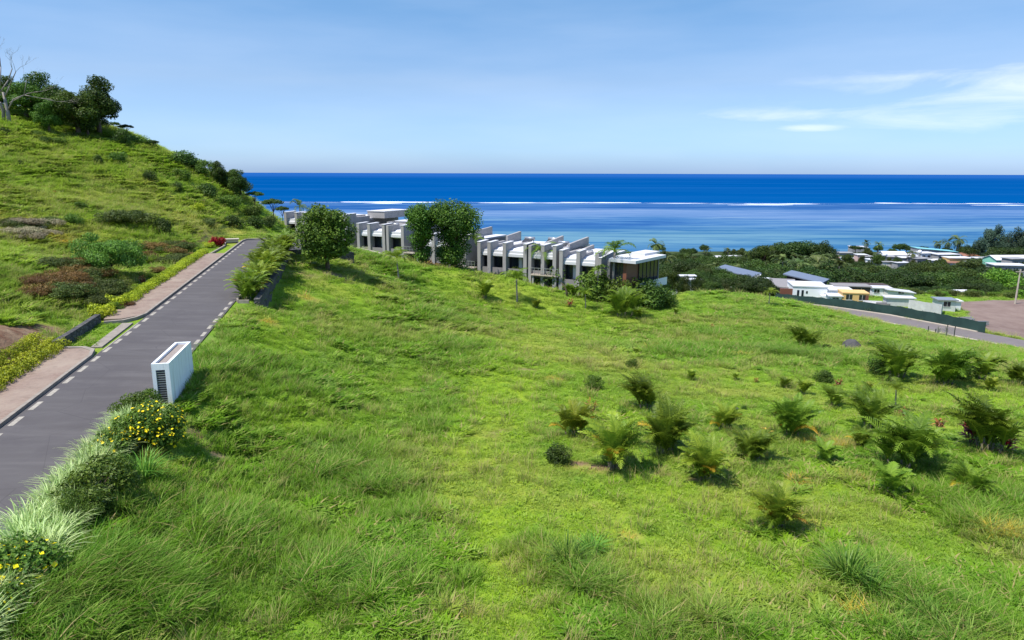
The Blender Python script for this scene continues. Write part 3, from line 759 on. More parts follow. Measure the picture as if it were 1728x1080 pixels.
def crownblobs(seed, n, rx, ry, rz, cz, br, flat=1.0, low=-.3):
    r = random.Random(seed); o = []
    while len(o) < n:
        x, y, z = r.uniform(-1, 1), r.uniform(-1, 1), r.uniform(low, 1)
        q = x * x + y * y + z * z
        if q > 1 or q < .12: continue
        s_ = br * r.uniform(.7, 1.3)
        o.append((x * (rx - s_ * .7), y * (ry - s_ * .7), cz + z * (rz - s_ * .5), s_, s_, s_ * flat))
    return o
def limbs(m, blobs, z0, r0, seed, n=8, lean=(0, 0)):
    """a tapered trunk with limbs running out to the leaf clusters"""
    rr = random.Random(seed); top = max(b_[2] for b_ in blobs)
    fork = z0
    m.tube([(0, 0, -.3), (lean[0] * .3, lean[1] * .3, fork * .5), (lean[0], lean[1], fork)], [r0 * 1.25, r0, r0 * .85], 8)
    for b_ in rr.sample(list(blobs), min(n, len(blobs))):
        mid = (lean[0] + (b_[0] - lean[0]) * .45 + rr.uniform(-.2, .2), lean[1] + (b_[1] - lean[1]) * .45, fork + (b_[2] - fork) * .6)
        m.tube([(lean[0], lean[1], fork - .1), mid, b_[:3]], [r0 * .6, r0 * .38, r0 * .12], 5)
def blade_mesh(name, mat, items):
    """items: list of (points, side vector, widths, tint)"""
    V = []; F = []; T = []; k = 0
    for pts, sv, ws, t in items:
        for p, w in zip(pts, ws): V += [tuple(p - sv * w * .5), tuple(p + sv * w * .5)]
        for j in range(len(pts) - 1): F.append((k + 2 * j, k + 2 * j + 1, k + 2 * j + 3, k + 2 * j + 2))
        T += [t] * (2 * len(pts)); k += 2 * len(pts)
    return npmesh(name, V, F, mat, dict(tint=T, tint2=[.0] * len(T)))
def frond(items, base, az_, el, L, pairs, ll, bend, lift, lw, r, tint, segs=10):
    """arching rachis with two rows of leaflets"""
    p = Vector(base); e_ = el; pts = [p.copy()]; st = L / segs; dirs = []
    for i in range(segs):
        d = Vector((math.cos(az_) * math.cos(e_), math.sin(az_) * math.cos(e_), math.sin(e_))); dirs.append(d)
        p = p + d * st; pts.append(p.copy()); e_ -= bend / segs * (1 + 1.2 * i / segs)
    dirs.append(dirs[-1]); side = Vector((-math.sin(az_), math.cos(az_), 0))
    items.append((pts, side, [.035 * L * (1 - i / (segs + 1)) ** .8 + .004 for i in range(segs + 1)], min(1, tint + .3)))
    for i in range(pairs):
        t = .16 + .84 * i / (pairs - 1); f = t * segs; j = min(int(f), segs - 1); q = pts[j].lerp(pts[j + 1], f - j); d = dirs[j]
        upv = side.cross(d).normalized() * -1
        if upv.z < 0: upv = -upv
        for sg in (-1, 1):
            l = ll * (math.sin(math.pi * min(.18 + .8 * t, .97)) ** .7) * r.uniform(.85, 1.12)
            o = (side * sg * 1.0 + d * (.55 + .7 * t) + upv * lift).normalized()
            m1 = q + o * l * .55; tip = m1 + (o + Vector((0, 0, -.55)) * r.uniform(.5, 1.4)).normalized() * l * .5
            items.append(([q, m1, tip], (d * 1.0 + upv * .15).normalized(), [lw * .7, lw, lw * .12], tint * .7 + r.uniform(0, .3)))

G_ = {}
def proto(kind, **parts): G_[kind] = parts
# leaf materials
L_DARK = leafmat('dark_green_leaves', (.022, .055, .009), (.10, .165, .022))
L_MID = leafmat('mid_green_leaves', (.035, .085, .010), (.15, .235, .028))
L_OLIVE = leafmat('olive_green_leaves', (.040, .070, .014), (.145, .18, .035))
L_BRIGHT = leafmat('bright_green_leaves', (.06, .14, .012), (.20, .32, .03))
L_BLUE = leafmat('blue_green_needles', (.022, .05, .032), (.075, .12, .07), trans=.15)
L_LIME = leafmat('lime_hedge_leaves', (.16, .24, .01), (.55, .62, .03), trans=.3)
W_DARK = leafmat('wood_leaves_dark', (.016, .038, .008), (.062, .105, .018)); W_MID = leafmat('wood_leaves_mid', (.024, .052, .009), (.088, .14, .022)); W_OLIVE = leafmat('wood_leaves_olive', (.030, .048, .010), (.10, .125, .026)); L_FEATH = leafmat('feathery_leaves', (.04, .10, .012), (.19, .32, .04))
L_PALM = leafmat('palm_leaflets', (.048, .105, .010), (.25, .34, .03), trans=.36)
L_PALMY = leafmat('yellowing_palm_leaflets', (.08, .15, .012), (.33, .38, .035), trans=.3)
L_GOLD = leafmat('golden_old_leaflets', (.30, .20, .02), (.62, .42, .04), trans=.3)
L_COCO = leafmat('coconut_leaflets', (.035, .07, .018), (.15, .19, .05), trans=.2)
L_CROTON = leafmat('croton_leaves', (.12, .03, .015), (.38, .12, .05))
L_CROTY = leafmat('yellow_croton_leaves', (.15, .11, .02), (.60, .45, .08))
L_RED = leafmat('red_bract_leaves', (.22, .012, .012), (.50, .035, .03))
L_BROWN = leafmat('reddish_brown_ground_leaves', (.10, .065, .018), (.30, .17, .05))
L_STRAW = leafmat('dry_straw_leaves', (.20, .17, .09), (.42, .37, .22))
L_FLOWER = leafmat('yellow_petals', (.75, .52, .01), (.95, .78, .02), trans=.2)
L_RIBBON = leafmat('variegated_ribbon_leaves', (.22, .34, .07), (.66, .76, .36), trans=.3)
M_BARK = plain('brown_bark', (.12, .085, .06), .9, .2, 3)
M_PALEBARK = plain('pale_grey_bark', (.24, .215, .19), .85, .2, 3)
M_PALMSTEM = plain('palm_stem', (.16, .135, .09), .8, .2, 4)

def areca(kind, seed, nst, nf, mat, mat2=None, spread=.35, L=1.75, gold=0, narrow=0):
    r = random.Random(seed); it = []; it2 = []; st = MB()
    for i in range(nst):
        a = r.uniform(0, 6.28); d = spread * r.uniform(.2, 1) if nst > 1 else 0
        bx, by = d * math.cos(a), d * math.sin(a); hs = r.uniform(.12, .45)
        tx, ty = bx * 1.5, by * 1.5
        st.tube([(bx, by, -.15), (tx, ty, hs)], [.05, .035], 5)
        for k in range(nf):
            a2 = a + r.uniform(-2.2, 2.2) if nst > 1 else 6.28 * k / nf + r.uniform(-.3, .3)
            el = R(r.uniform(58, 88))
            use = it2 if (mat2 and r.random() < gold) else it
            low = use is it2
            frond(use, (tx, ty, hs - .05), a2, el * (.75 if low else 1), L * r.uniform(.75, 1.15) * (.8 if low else 1), 20, .42, R(r.uniform(34, 76)), .42, .062, r, r.uniform(0, .8))
    # a few low dead-ish fronds hiding the foot
    for k in range(6):
        frond(it, (0, 0, .15), r.uniform(0, 6.28), R(r.uniform(15, 60)), L * r.uniform(.5, .7), 12, .32, R(50), .35, .06, r, .1)
    parts = dict(stem=(st.mesh('stem', M_PALMSTEM, True)), fronds=blade_mesh('fronds', mat, it))
    if it2: parts['golden_fronds'] = blade_mesh('golden_fronds', mat2, it2)
    G_[kind] = parts
areca('areca_a', 1, 7, 6, L_PALM); areca('areca_b', 2, 8, 6, L_PALM, L_GOLD, gold=.06); areca('areca_c', 3, 6, 7, L_PALM, spread=.45)
areca('areca_y', 4, 7, 6, L_PALMY, L_GOLD, gold=.10); areca('areca_z', 5, 6, 6, L_PALMY, L_GOLD, gold=.10)
areca('areca_s', 6, 3, 5, L_PALM, spread=.15, L=1.5); areca('areca_t', 7, 3, 6, L_PALMY, spread=.15, L=1.5)
def trunkpalm(kind, seed, ht, nf, L, mat, tr, bendx=.2, ll=.55, pairs=20, el0=(-5, 75), stemmat=None, lw=.06, top=None):
    r = random.Random(seed); it = []; st = MB(); pts = []
    for i in range(7):
        f = i / 6; pts.append((bendx * f ** 1.5, .3 * bendx * math.sin(f * 2), -.3 + (ht + .3) * f))
    st.tube(pts, [tr * (1.35 - .55 * i / 6) for i in range(7)], 7)
    t = pts[-1]
    for k in range(nf):
        frond(it, t, 2.4 * k + r.uniform(-.2, .2), R(r.uniform(*el0)), L * r.uniform(.8, 1.1), pairs, ll, R(r.uniform(60, 110)), .05, lw, r, r.uniform(0, 1), 8)
    G_[kind] = dict(trunk=st.mesh('trunk', stemmat or M_PALEBARK, True), fronds=blade_mesh('fronds', mat, it))
trunkpalm('thinpalm', 11, 1.5, 12, 1.3, L_PALM, .05, .1, .42, 16, (30, 80), lw=.05)
trunkpalm('royal', 12, 4.2, 11, 2.2, L_PALM, .13, .1, .6, 20, (15, 80))
trunkpalm('royal_y', 13, 3.2, 12, 2.0, L_BRIGHT, .10, .1, .5, 18, (-5, 80))
trunkpalm('coco_a', 14, 7.5, 20, 3.0, L_COCO, .16, .8, .75, 20, (-35, 75), lw=.11); trunkpalm('coco_b', 15, 8.5, 19, 3.2, L_COCO, .16, -.7, .8, 20, (-35, 75), lw=.11)
trunkpalm('coco_c', 16, 6.5, 22, 2.8, L_COCO, .16, .3, .7, 18, (-40, 75), lw=.11)

def tree(kind, seed, rx, rz, cz, nb, br, nl, ls, mat, tr=.28, fork=None, barkm=None, flat=.8, ry=None, inner=.35, low=-.3, up=.35, limbn=9):
    b_ = crownblobs(seed, nb, rx, ry or rx, rz, cz, br, flat, low); m = MB(); limbs(m, b_, fork or (cz - rz * .6), tr, seed, limbn)
    G_[kind] = dict(trunk=m.mesh('trunk', barkm or M_BARK, True), crown=cloudmesh('crown', mat, b_, nl, ls, seed=seed, inner=inner, up=up))
tree('tree_a', 21, 4.2, 3.3, 5.2, 34, 1.35, 11250, 0.336, W_DARK); tree('tree_b', 22, 4.6, 2.8, 4.6, 32, 1.4, 11250, 0.336, W_MID, flat=.65)
tree('tree_c', 23, 3.6, 3.6, 5.0, 30, 1.25, 10500, 0.320, W_OLIVE); tree('tree_d', 24, 5.6, 2.4, 6.0, 36, 1.5, 12000, 0.336, W_DARK, flat=.5, up=.8)
tree('tree_e', 25, 3.8, 3.0, 4.8, 30, 1.25, 9750, 0.320, L_BRIGHT); tree('tree_f', 26, 4.4, 3.1, 4.9, 34, 1.2, 11250, 0.304, W_MID, flat=.7)
tree('casuarina', 27, 3.2, 4.6, 6.2, 46, .95, 14250, 0.288, L_BLUE, flat=1.1, inner=.2, low=-.8)
tree('hilltree', 28, 3.4, 3.8, 5.2, 40, 1.05, 13500, 0.272, L_DARK, flat=.85, low=-.9); tree('hilltree_b', 29, 3.6, 3.2, 4.2, 36, 1.0, 12750, 0.272, L_MID, flat=.8, low=-1)
tree('umbrella', 30, 2.6, .75, 3.1, 16, .7, 3900, 0.208, L_DARK, .10, 1.5, flat=.35, up=1.0)
# the round tree and the pair of trees standing at the field's far edge
b_ = crownblobs(31, 58, 2.7, 2.6, 3.0, 3.75, .82, .85, -.95); m = MB(); limbs(m, b_, 1.0, .2, 31, 12)
G_['roundtree'] = dict(trunk=m.mesh('trunk', M_BARK, True), crown=cloudmesh('crown', leafmat('glossy_round_tree_leaves', (.035, .085, .012), (.18, .31, .035), rough=.55), b_, 15000, .25, seed=31, inner=.45, up=.45, aspect=.6))
tw = leafmat('twin_tree_leaves', (.028, .085, .012), (.14, .26, .028), rough=.5)
b_ = crownblobs(32, 44, 2.0, 2.1, 2.9, 5.6, .85, 1.0, -1) + [(x, y, z - 1.5, *q) for x, y, z, *q in crownblobs(33, 16, 1.2, 1.3, 1.8, 3.6, .7, 1.0, -1)]
m = MB(); limbs(m, b_, 1.8, .22, 32, 12); G_['twin_l'] = dict(trunk=m.mesh('trunk', M_BARK, True), crown=cloudmesh('crown', tw, b_, 13000, .24, seed=32, inner=.45))
b_ = crownblobs(34, 54, 3.4, 2.8, 2.9, 6.9, 1.0, .95, -1) + crownblobs(35, 40, 1.9, 2.0, 3.0, 3.1, .85, 1.1, -1)
m = MB(); limbs(m, b_, 1.8, .3, 34, 14); G_['twin_r'] = dict(trunk=m.mesh('trunk', M_BARK, True), crown=cloudmesh('crown', tw, b_, 22000, .25, seed=34, inner=.45))

def shrub(kind, seed, r_, h, nb, br, nl, ls, mat, flat=.8, **k):
    b_ = crownblobs(seed, nb, r_, r_, h * .55, h * .42, br, flat, -.6); m = MB(); limbs(m, b_, h * .2, .05, seed, 6)
    G_[kind] = dict(stem=m.mesh('stem', M_BARK, True), foliage=cloudmesh('foliage', mat, b_, nl, ls, seed=seed, inner=.3, **k))
shrub('shrub_a', 41, 1.0, 1.3, 14, .42, 3300, 0.105, L_DARK); shrub('shrub_b', 42, 1.1, 1.1, 14, .40, 3300, 0.105, L_MID); shrub('shrub_c', 43, .9, 1.3, 12, .38, 2860, 0.105, L_OLIVE)
shrub('shrub_g', 44, 1.0, 1.0, 12, .40, 2860, 0.099, L_BRIGHT); shrub('shrub_y', 45, .9, 1.1, 11, .35, 2200, 0.124, L_LIME)
shrub('shrub_d', 46, 1.6, 1.1, 22, .45, 7480, 0.093, L_BROWN, flat=.55); shrub('shrub_s', 47, 1.6, .8, 20, .42, 5280, 0.099, L_STRAW, flat=.5)
shrub('shrub_r', 48, .8, .9, 10, .3, 1980, 0.124, L_RED); shrub('shrub_o', 49, 1.7, .9, 22, .42, 7040, 0.087, L_OLIVE, flat=.5)
shrub('feather', 50, 2.2, 2.0, 30, .6, 15400, 0.105, L_FEATH, flat=.45, up=.9)
shrub('wild', 51, 1.0, 1.5, 18, .34, 4180, 0.093, L_MID, flat=.6)
def croton(kind, seed, mat, n=46, h=.8):
    r = random.Random(seed); it = []; st = MB()
    for i in range(4):
        a = r.uniform(0, 6.28); st.tube([(0, 0, -.1), (.18 * math.cos(a), .18 * math.sin(a), h * .6)], [.025, .015], 4)
    for i in range(n):
        a = r.uniform(0, 6.28); z = r.uniform(.1, h * .8); d = r.uniform(.02, .2); b0 = Vector((d * math.cos(a), d * math.sin(a), z)); el = R(r.uniform(5, 75)); l = r.uniform(.22, .38)
        dv = Vector((math.cos(a) * math.cos(el), math.sin(a) * math.cos(el), math.sin(el))); sd = Vector((-math.sin(a), math.cos(a), 0))
        it.append(([b0, b0 + dv * l * .5, b0 + dv * l + Vector((0, 0, -.06))], sd, [.03, .11, .02], r.random()))
    G_[kind] = dict(stem=st.mesh('stem', M_BARK), leaves=blade_mesh('leaves', mat, it))
croton('croton_r', 61, L_CROTON); croton('croton_y', 62, L_CROTY); croton('croton_red', 63, L_RED)
def ribbon(kind, seed, mat, n=190, h=.95, w=.022, lean=.9):
    r = random.Random(seed); it = []
    for i in range(n):
        a = r.uniform(0, 6.28); d = .22 * math.sqrt(r.random()); b0 = Vector((d * math.cos(a), d * math.sin(a), -.03)); l = h * r.uniform(.6, 1.15); a2 = a + r.gauss(0, .5); ln = lean * r.uniform(.2, 1.2)
        pts = [b0 + Vector((math.cos(a2) * ln * l * f ** 2 * .8, math.sin(a2) * ln * l * f ** 2 * .8, l * (f - .42 * ln * f ** 2.6))) for f in (0, .3, .6, .85, 1)]
        it.append((pts, Vector((-math.sin(a2), math.cos(a2), 0)), [w, w * 1.1, w, w * .6, w * .1], r.random()))
    G_[kind] = dict(blades=blade_mesh('blades', mat, it))
ribbon('ribbon_a', 71, L_RIBBON); ribbon('ribbon_b', 72, L_RIBBON, 170, .85); 
L_REED = leafmat('coarse_clump_grass', (.06, .17, .015), (.20, .34, .05)); ribbon('tuft', 73, L_REED, 170, 1.0, .026, 1.0)
def flowerbush(kind, seed, r_, h, nl, nf, fs=.10):
    b_ = crownblobs(seed, 18, r_, r_, h * .55, h * .5, .34, .8, -.7); m = MB(); limbs(m, b_, h * .25, .05, seed, 7)
    G_[kind] = dict(stem=m.mesh('stem', M_BARK, True), foliage=cloudmesh('foliage', L_OLIVE, b_, nl, .13, seed=seed, inner=.3))
    V0, F0, t0, u0 = leafcloud(b_, nl, .09, seed=seed, inner=.3); V, F, t, t2 = leafcloud(b_, nf, fs, seed=seed + 1, inner=.97, up=.9, aspect=.95, jit=.4)
    G_[kind]['foliage'] = npmesh('foliage', np.concatenate([V0, V]), np.concatenate([F0, F + len(V0)]), [L_MID, L_FLOWER], dict(tint=np.concatenate([t0, t]), tint2=np.concatenate([u0, t2])), matidx=[0] * nl + [1] * nf)
flowerbush('flowers_a', 81, 1.2, 1.25, 9000, 520, .085); flowerbush('flowers_b', 82, .8, .9, 5500, 130, .10)

def place(kind, name, label, cat, loc, h=None, hp=None, sc=None, rz=None, group=None, wx=1.0, partlabels=None):
    """h: wanted height in metres (prototype height looked up)"""
    pr = G_[kind]
    if '_h' not in HT.setdefault(kind, {}):
        HT[kind]['_h'] = max(max(v.co.z for v in me.vertices) for me in pr.values())
    s_ = sc if sc else h / HT[kind]['_h']
    t = thing(name, label, cat, loc, random.uniform(0, 6.28) if rz is None else rz, group, (s_ * wx, s_ * wx, s_))
    for pn, me in pr.items():
        o = link(pn, me, t)
        if partlabels and pn in partlabels: o['label'] = partlabels[pn]
    return t
HT = {}
def hpx(loc, px_h):
    d = loc[1] * CP + (CAMZ - loc[2]) * SP
    return px_h * d / FPX / math.cos(math.atan2(CAMZ - loc[2], loc[1])) * .98
def P(kind, name, label, cat, px, py, hp, group=None, **k):
    loc = hit(px, py); return place(kind, name, label, cat, (loc[0], loc[1], loc[2] - .03), hpx(loc, hp), group=group, **k)
def PT(kind, name, label, cat, px, top, Y, group=None, sink=.1, **k):
    x, y, zt = at(px, top, Y); z = h1(x, y) - sink
    return place(kind, name, label, cat, (x, y, z), max(zt - z, 1.0), group=group, **k)

# ------------------------------------------------------------------ palms and bushes scattered over the field
FG = 'bushy palms planted over the grass field'
for kind, px, py, hp, lab in [
    ('areca_z', 967, 734, 58, 'yellowish bushy palm with orange low fronds, leftmost of the big palms in the field'),
    ('areca_y', 1033, 792, 92, 'tall green-gold bushy palm with dry brown foot, just left of the largest cluster'),
    ('areca_a', 1092, 690, 64, 'slender dark palm rising directly behind the widest palm of the middle cluster'),
    ('areca_b', 1116, 762, 92, 'wide dark green palm with one small golden leaf in the middle cluster'),
    ('areca_y', 1194, 813, 74, 'bright palm with golden orange low fronds alone in the middle of the field'),
    ('areca_z', 1221, 724, 45, 'small thin yellow-green palm right of the middle cluster'),
    ('areca_c', 1262, 777, 52, 'small dark upright palm between the golden palm and the yellow croton'),
    ('areca_b', 1340, 738, 76, 'dark green twin-crowned palm right of the yellow croton'),
    ('areca_t', 1355, 664, 30, 'small yellow palm left of a red croton'),
    ('areca_c', 1411, 686, 34, 'low wide olive palm right of the small yellow palm'),
    ('areca_s', 1390, 781, 38, 'small light green palm seedling below the twin-crowned palm'),
    ('areca_b', 1449, 753, 36, 'low spreading dark palm with brown leaf tips'),
    ('areca_a', 1474, 726, 70, 'dense dark bushy palm left of the thin-trunked palm'),
    ('areca_c', 1527, 787, 86, 'tall dark many-stemmed palm in the right half of the field'),
    ('areca_s', 1500, 834, 50, 'light green few-fronded palm below the tall many-stemmed palm'),
    ('areca_b', 1634, 834, 56, 'medium palm with drooping olive fronds near the lower right'),
    ('areca_a', 1672, 760, 98, 'largest dark palm at the right with red croton at its foot'),
    ('areca_z', 1316, 892, 72, 'palm with a few golden fronds standing nearest the camera'),
    ('areca_c', 1361, 588, 40, 'dark upright palm left of the black boulder'),
    ('areca_c', 1513, 640, 64, 'wide dark palm clump first right of the black boulder'),
    ('areca_a', 1588, 648, 74, 'tallest dark palm clump on the upper right slope'),
    ('areca_s', 1655, 640, 52, 'greyish arching palm on the upper right slope'),
    ('areca_c', 1717, 645, 36, 'yellow-tipped palm cut by the right edge of the view'),
    ('areca_t', 1166, 641, 20, 'tiny bright yellow palm seedling alone on short grass'),
    ('areca_t', 1668, 658, 28, 'little orange-leaved palm under the greyish arching palm'),
    ('areca_t', 817, 504, 36, 'yellow-green palm on the far slope in front of the grey houses'),
    ('areca_c', 1051, 534, 48, 'dense dark palm clump below the white-roofed pavilion'),
    ('areca_s', 1075, 538, 22, 'small palm touching the dense clump below the pavilion'),
    ('areca_s', 1140, 530, 12, 'tiny dark palm seedling on the far slope right of the clumps'),
    ('areca_t', 1020, 503, 30, 'upright yellow banana-like palm under the right grey house'),
    ('areca_t', 1075, 600, 16, 'tiny yellowish palm on the upper slope above the dark weed bush'), ('areca_s', 1325, 655, 22, 'small green palm left of the small yellow palm'), ('areca_t', 1465, 660, 20, 'tiny palm below the wide clump on the upper slope'), ('areca_s', 1570, 760, 28, 'small palm right of the tall many-stemmed palm'), ('areca_t', 905, 520, 18, 'tiny palm on the far slope below the dark groove of the middle house'), ('areca_t', 1240, 640, 14, 'very small palm on open grass in the upper middle'),
    ('areca_c', 968, 500, 22, 'low dark palm beside the dead stump at the field edge')]:
    P(kind, 'areca_palm', lab, 'palm', px, py, hp, FG, wx=.86)
for kind, px, py, hp, lab in [
    ('thinpalm', 1511, 692, 54, 'thin pale-trunked palm with small crown among the dark clumps'),
    ('thinpalm', 873, 511, 58, 'small palm with drooping crown on a thin trunk, far slope centre'),
    ('thinpalm', 988, 521, 36, 'short palm on a pale thin trunk below the right grey house'),
    ('thinpalm', 673, 474, 56, 'lone thin palm between the round tree and the twin trees')]:
    P(kind, 'young_palm', lab, 'palm', px, py, hp, 'thin-trunked young palms on the field')
CG = 'colourful crotons dotted over the field'
for kind, px, py, hp, lab in [
    ('croton_y', 998, 697, 26, 'brown and yellow croton behind the leftmost palms'), ('croton_y', 1293, 738, 20, 'yellow-leaved croton in open grass mid field'),
    ('croton_r', 1415, 652, 16, 'small red croton above the low olive palm'), ('croton_r', 1525, 702, 18, 'thin reddish croton right of the thin-trunked palm'),
    ('croton_r', 1583, 724, 24, 'solitary reddish croton left of the largest palm'), ('croton_red', 1695, 762, 36, 'bright red croton at the foot of the largest palm'),
    ('croton_red', 1640, 748, 44, 'few red leaves poking out left of the largest palm'), ('croton_r', 962, 518, 16, 'rusty croton on the far slope under the right grey house'),
    ('croton_r', 1202, 555, 10, 'tiny orange croton alone on the upper slope'), ('croton_y', 1276, 645, 11, 'tiny pale croton beside a dark weed patch')]:
    P(kind, 'croton', lab, 'shrub', px, py, hp, CG)
SG = 'small leafy bushes on the field'
for kind, px, py, hp, lab in [
    ('wild', 1065, 621, 17, 'small dark leafy weed bush above the middle palms'), ('wild', 1003, 657, 24, 'faint dark bush left of the middle palms'),
    ('shrub_a', 1388, 643, 24, 'rounded green bush left of the small red croton'), ('shrub_a', 938, 784, 34, 'dark low bush under the leftmost palm'),
    ('shrub_c', 1398, 591, 13, 'little brownish bush just left of the boulder'), ('shrub_a', 1467, 586, 14, 'low green bush just right of the boulder'),
    ('shrub_g', 1048, 700, 16, 'small bush left of the slender palm'), ('shrub_a', 1255, 690, 8, 'flat dark weed clump below the tiny yellow palm'),
    ('shrub_a', 1104, 518, 50, 'tall dark bush at the field edge right of the pavilion'), ('shrub_b', 1119, 516, 30, 'lower dark bush leaning on the tall one right of the pavilion'),
    ('shrub_b', 1610, 636, 40, 'green bush between the tallest clump and the greyish palm'), ('shrub_a', 1488, 628, 36, 'dark bush on the left flank of the wide clump')]:
    P(kind, 'bush', lab, 'bush', px, py, hp, SG)
for px, py, hp, lab in [(1430, 985, 62, 'largest coarse clump at the lower right, below the nearest palm'), (1465, 1005, 44, 'smaller coarse clump touching the largest one at the lower right'), (960, 960, 55, 'coarse clump in the lower middle of the field'), (1000, 940, 38, 'smaller coarse clump right of the lower middle one'),
                        (1560, 1045, 40, 'coarse clump near the lower right corner'), (245, 815, 55, 'coarse clump below the yellow flowers at the left'), (205, 870, 46, 'coarse clump beside the dark feathery bush')]:
    P('tuft', 'grass_clump', lab, 'grass clump', px, py, hp, 'coarse arching grass clumps near the camera')

# ------------------------------------------------------------------ verge between road and field
RG = 'pale variegated grass clumps edging the road'
k = 0
for s_v in np.arange(15.5, 32.2, .55):
    for p_v in (-10.75, -10.25, -9.75):
        if 24.6 < s_v < 28.2 and p_v > -9.9: continue
        x, y = xy(s_v + random.uniform(-.2, .2), p_v + random.uniform(-.12, .12)); z = h1(x, y)
        place(('ribbon_a', 'ribbon_b')[k % 2], 'ribbon_grass', 'pale green and white striped arching grass clump at the near road edge', 'ornamental grass', (x, y, z), random.uniform(1.0, 1.35), group=RG); k += 1
P('flowers_a', 'flowering_bush', 'large bush full of small yellow flowers at the foot of the white utility box', 'bush', 250, 752, 70, rz=1, wx=1.0)
P('flowers_b', 'flowering_bush', 'smaller yellow-flowered bush between the large one and the dark feathery bush', 'bush', 200, 775, 50, rz=2)
P('flowers_b', 'flowering_bush', 'yellow-flowered bush at the lower left edge below the striped grass', 'bush', 38, 990, 72, rz=3, wx=1.1)
P('flowers_b', 'flowering_bush', 'flowering bush mostly cut off at the very left bottom edge', 'bush', -2, 1060, 60, rz=4)
P('feather', 'feathery_bush', 'lowest and darkest of three feathery green bushes beside the striped grass', 'bush', 140, 885, 66, rz=1, wx=.5)
P('wild', 'feathery_bush', 'middle one of three feathery green bushes beside the striped grass', 'bush', 165, 858, 74, rz=2, wx=1.15)
P('feather', 'feathery_bush', 'upper one of three feathery green bushes, touching the small yellow-flowered bush', 'bush', 196, 826, 60, rz=3, wx=.5)
P('wild', 'bush', 'light green twiggy bush behind the yellow flowers, beside the road', 'bush', 222, 712, 46, rz=1)
P('wild', 'bush', 'upright green sprig bush left of the white utility box', 'bush', 252, 700, 42, rz=2, wx=.7)
PG = 'palms in the row along the right road edge'
NTH = ['nearest', 'second', 'third', 'fourth', 'fifth', 'sixth', 'seventh', 'eighth', 'ninth', 'tenth', 'eleventh', 'twelfth', 'thirteenth', 'fourteenth', 'fifteenth']
for i in range(15):
    s_v = 58.6 + i * 1.84; p_v = -9.9 + (.3 if i % 2 else 0); x, y = xy(s_v, p_v)
    place(['areca_a', 'areca_z', 'areca_c', 'areca_z', 'areca_b'][i % 5], 'areca_palm', NTH[i] + ' palm of the roadside row, counted from the white kerb ring', 'palm', (x, y, zroad(s_v) - .1), 2.2 + .05 * i + .25 * math.sin(i * 2.3), group=PG, wx=.88)

# ------------------------------------------------------------------ lime hedges along the pavement
def hedge(label, s0, s1, rows, hh, seed, gap=None):
    r = random.Random(seed); bs = []
    for p_ in rows:
        s = s0
        while s < s1:
            x, y = xy(s, p_ + r.uniform(-.12, .12)); z = h1(x, y); rr = r.uniform(.36, .5)
            bs.append((x, y, max(z, zroad(s)) + hh * .45, rr, rr, hh * r.uniform(.5, .65))); s += r.uniform(.5, .75)
    x0, y0, z0 = bs[0][:3]; L_ = [(a - x0, b_ - y0, c - z0, d, e_, f) for a, b_, c, d, e_, f in bs]
    V, F, t, t2 = leafcloud(L_, len(L_) * 420, .10, seed=seed, inner=.6, up=.5, aspect=.6, shell=2)
    o = link('hedge', npmesh('hedge', V, F, L_LIME, dict(tint=t, tint2=t2)), None, (x0, y0, z0)); tag(o, label, 'hedge')
hedge('long lime green hedge of rounded clumps along the far red brick pavement', 58.5, 86.5, (-18.5, -18.95), .62, 5)
hedge('wide two-row lime green hedge along the near pavement at the left edge', 31, 46.0, (-18.5, -19.1, -19.9), .66, 6)
for i, (s_v, p_v, h_, kd, lab) in enumerate([(53.6, -18.9, .9, 'shrub_y', 'lime green shrub at the near tip of the far pavement'), (54.8, -19.3, 1.0, 'shrub_y', 'second lime shrub beside the far pavement tip'), (56.0, -18.8, .8, 'shrub_g', 'green shrub between the lime shrubs and the long hedge'),
                                       (57.4, -19.1, 1.1, 'shrub_y', 'lime shrub touching the near end of the long hedge'), (57.2, -18.6, .6, 'shrub_d', 'small reddish shrub under the near end of the long hedge'), (66.5, -19.8, .9, 'croton_r', 'reddish shrub behind the middle of the long hedge')]):
    x, y = xy(s_v, p_v); place(kd, 'shrub', lab, 'shrub', (x, y, h1(x, y)), h_)
x, y = xy(93.0, -18.6); place('shrub_r', 'red_shrub', 'round dark red shrub at the far end of the pavement', 'shrub', (x, y, h1(x, y)), 1.4)
x, y = xy(91.2, -19.2); place('shrub_y', 'shrub', 'small yellow-green shrub next to the red shrub', 'shrub', (x, y, h1(x, y)), .8)
m = MB(); m.box(-1.1, 1.1, -.5, .5, 0, .35); m.box(-1.2, 1.2, -.6, .6, .35, .45)
x, y = xy(96.0, -17.6); o = m.build('concrete_bench', M_PALEK); o.location = (x, y, zroad(96) + .05); o.rotation_euler = (0, 0, ROADZ + .2); tag(o, 'low pale concrete bench at the end of the pavement by the red shrub', 'bench')

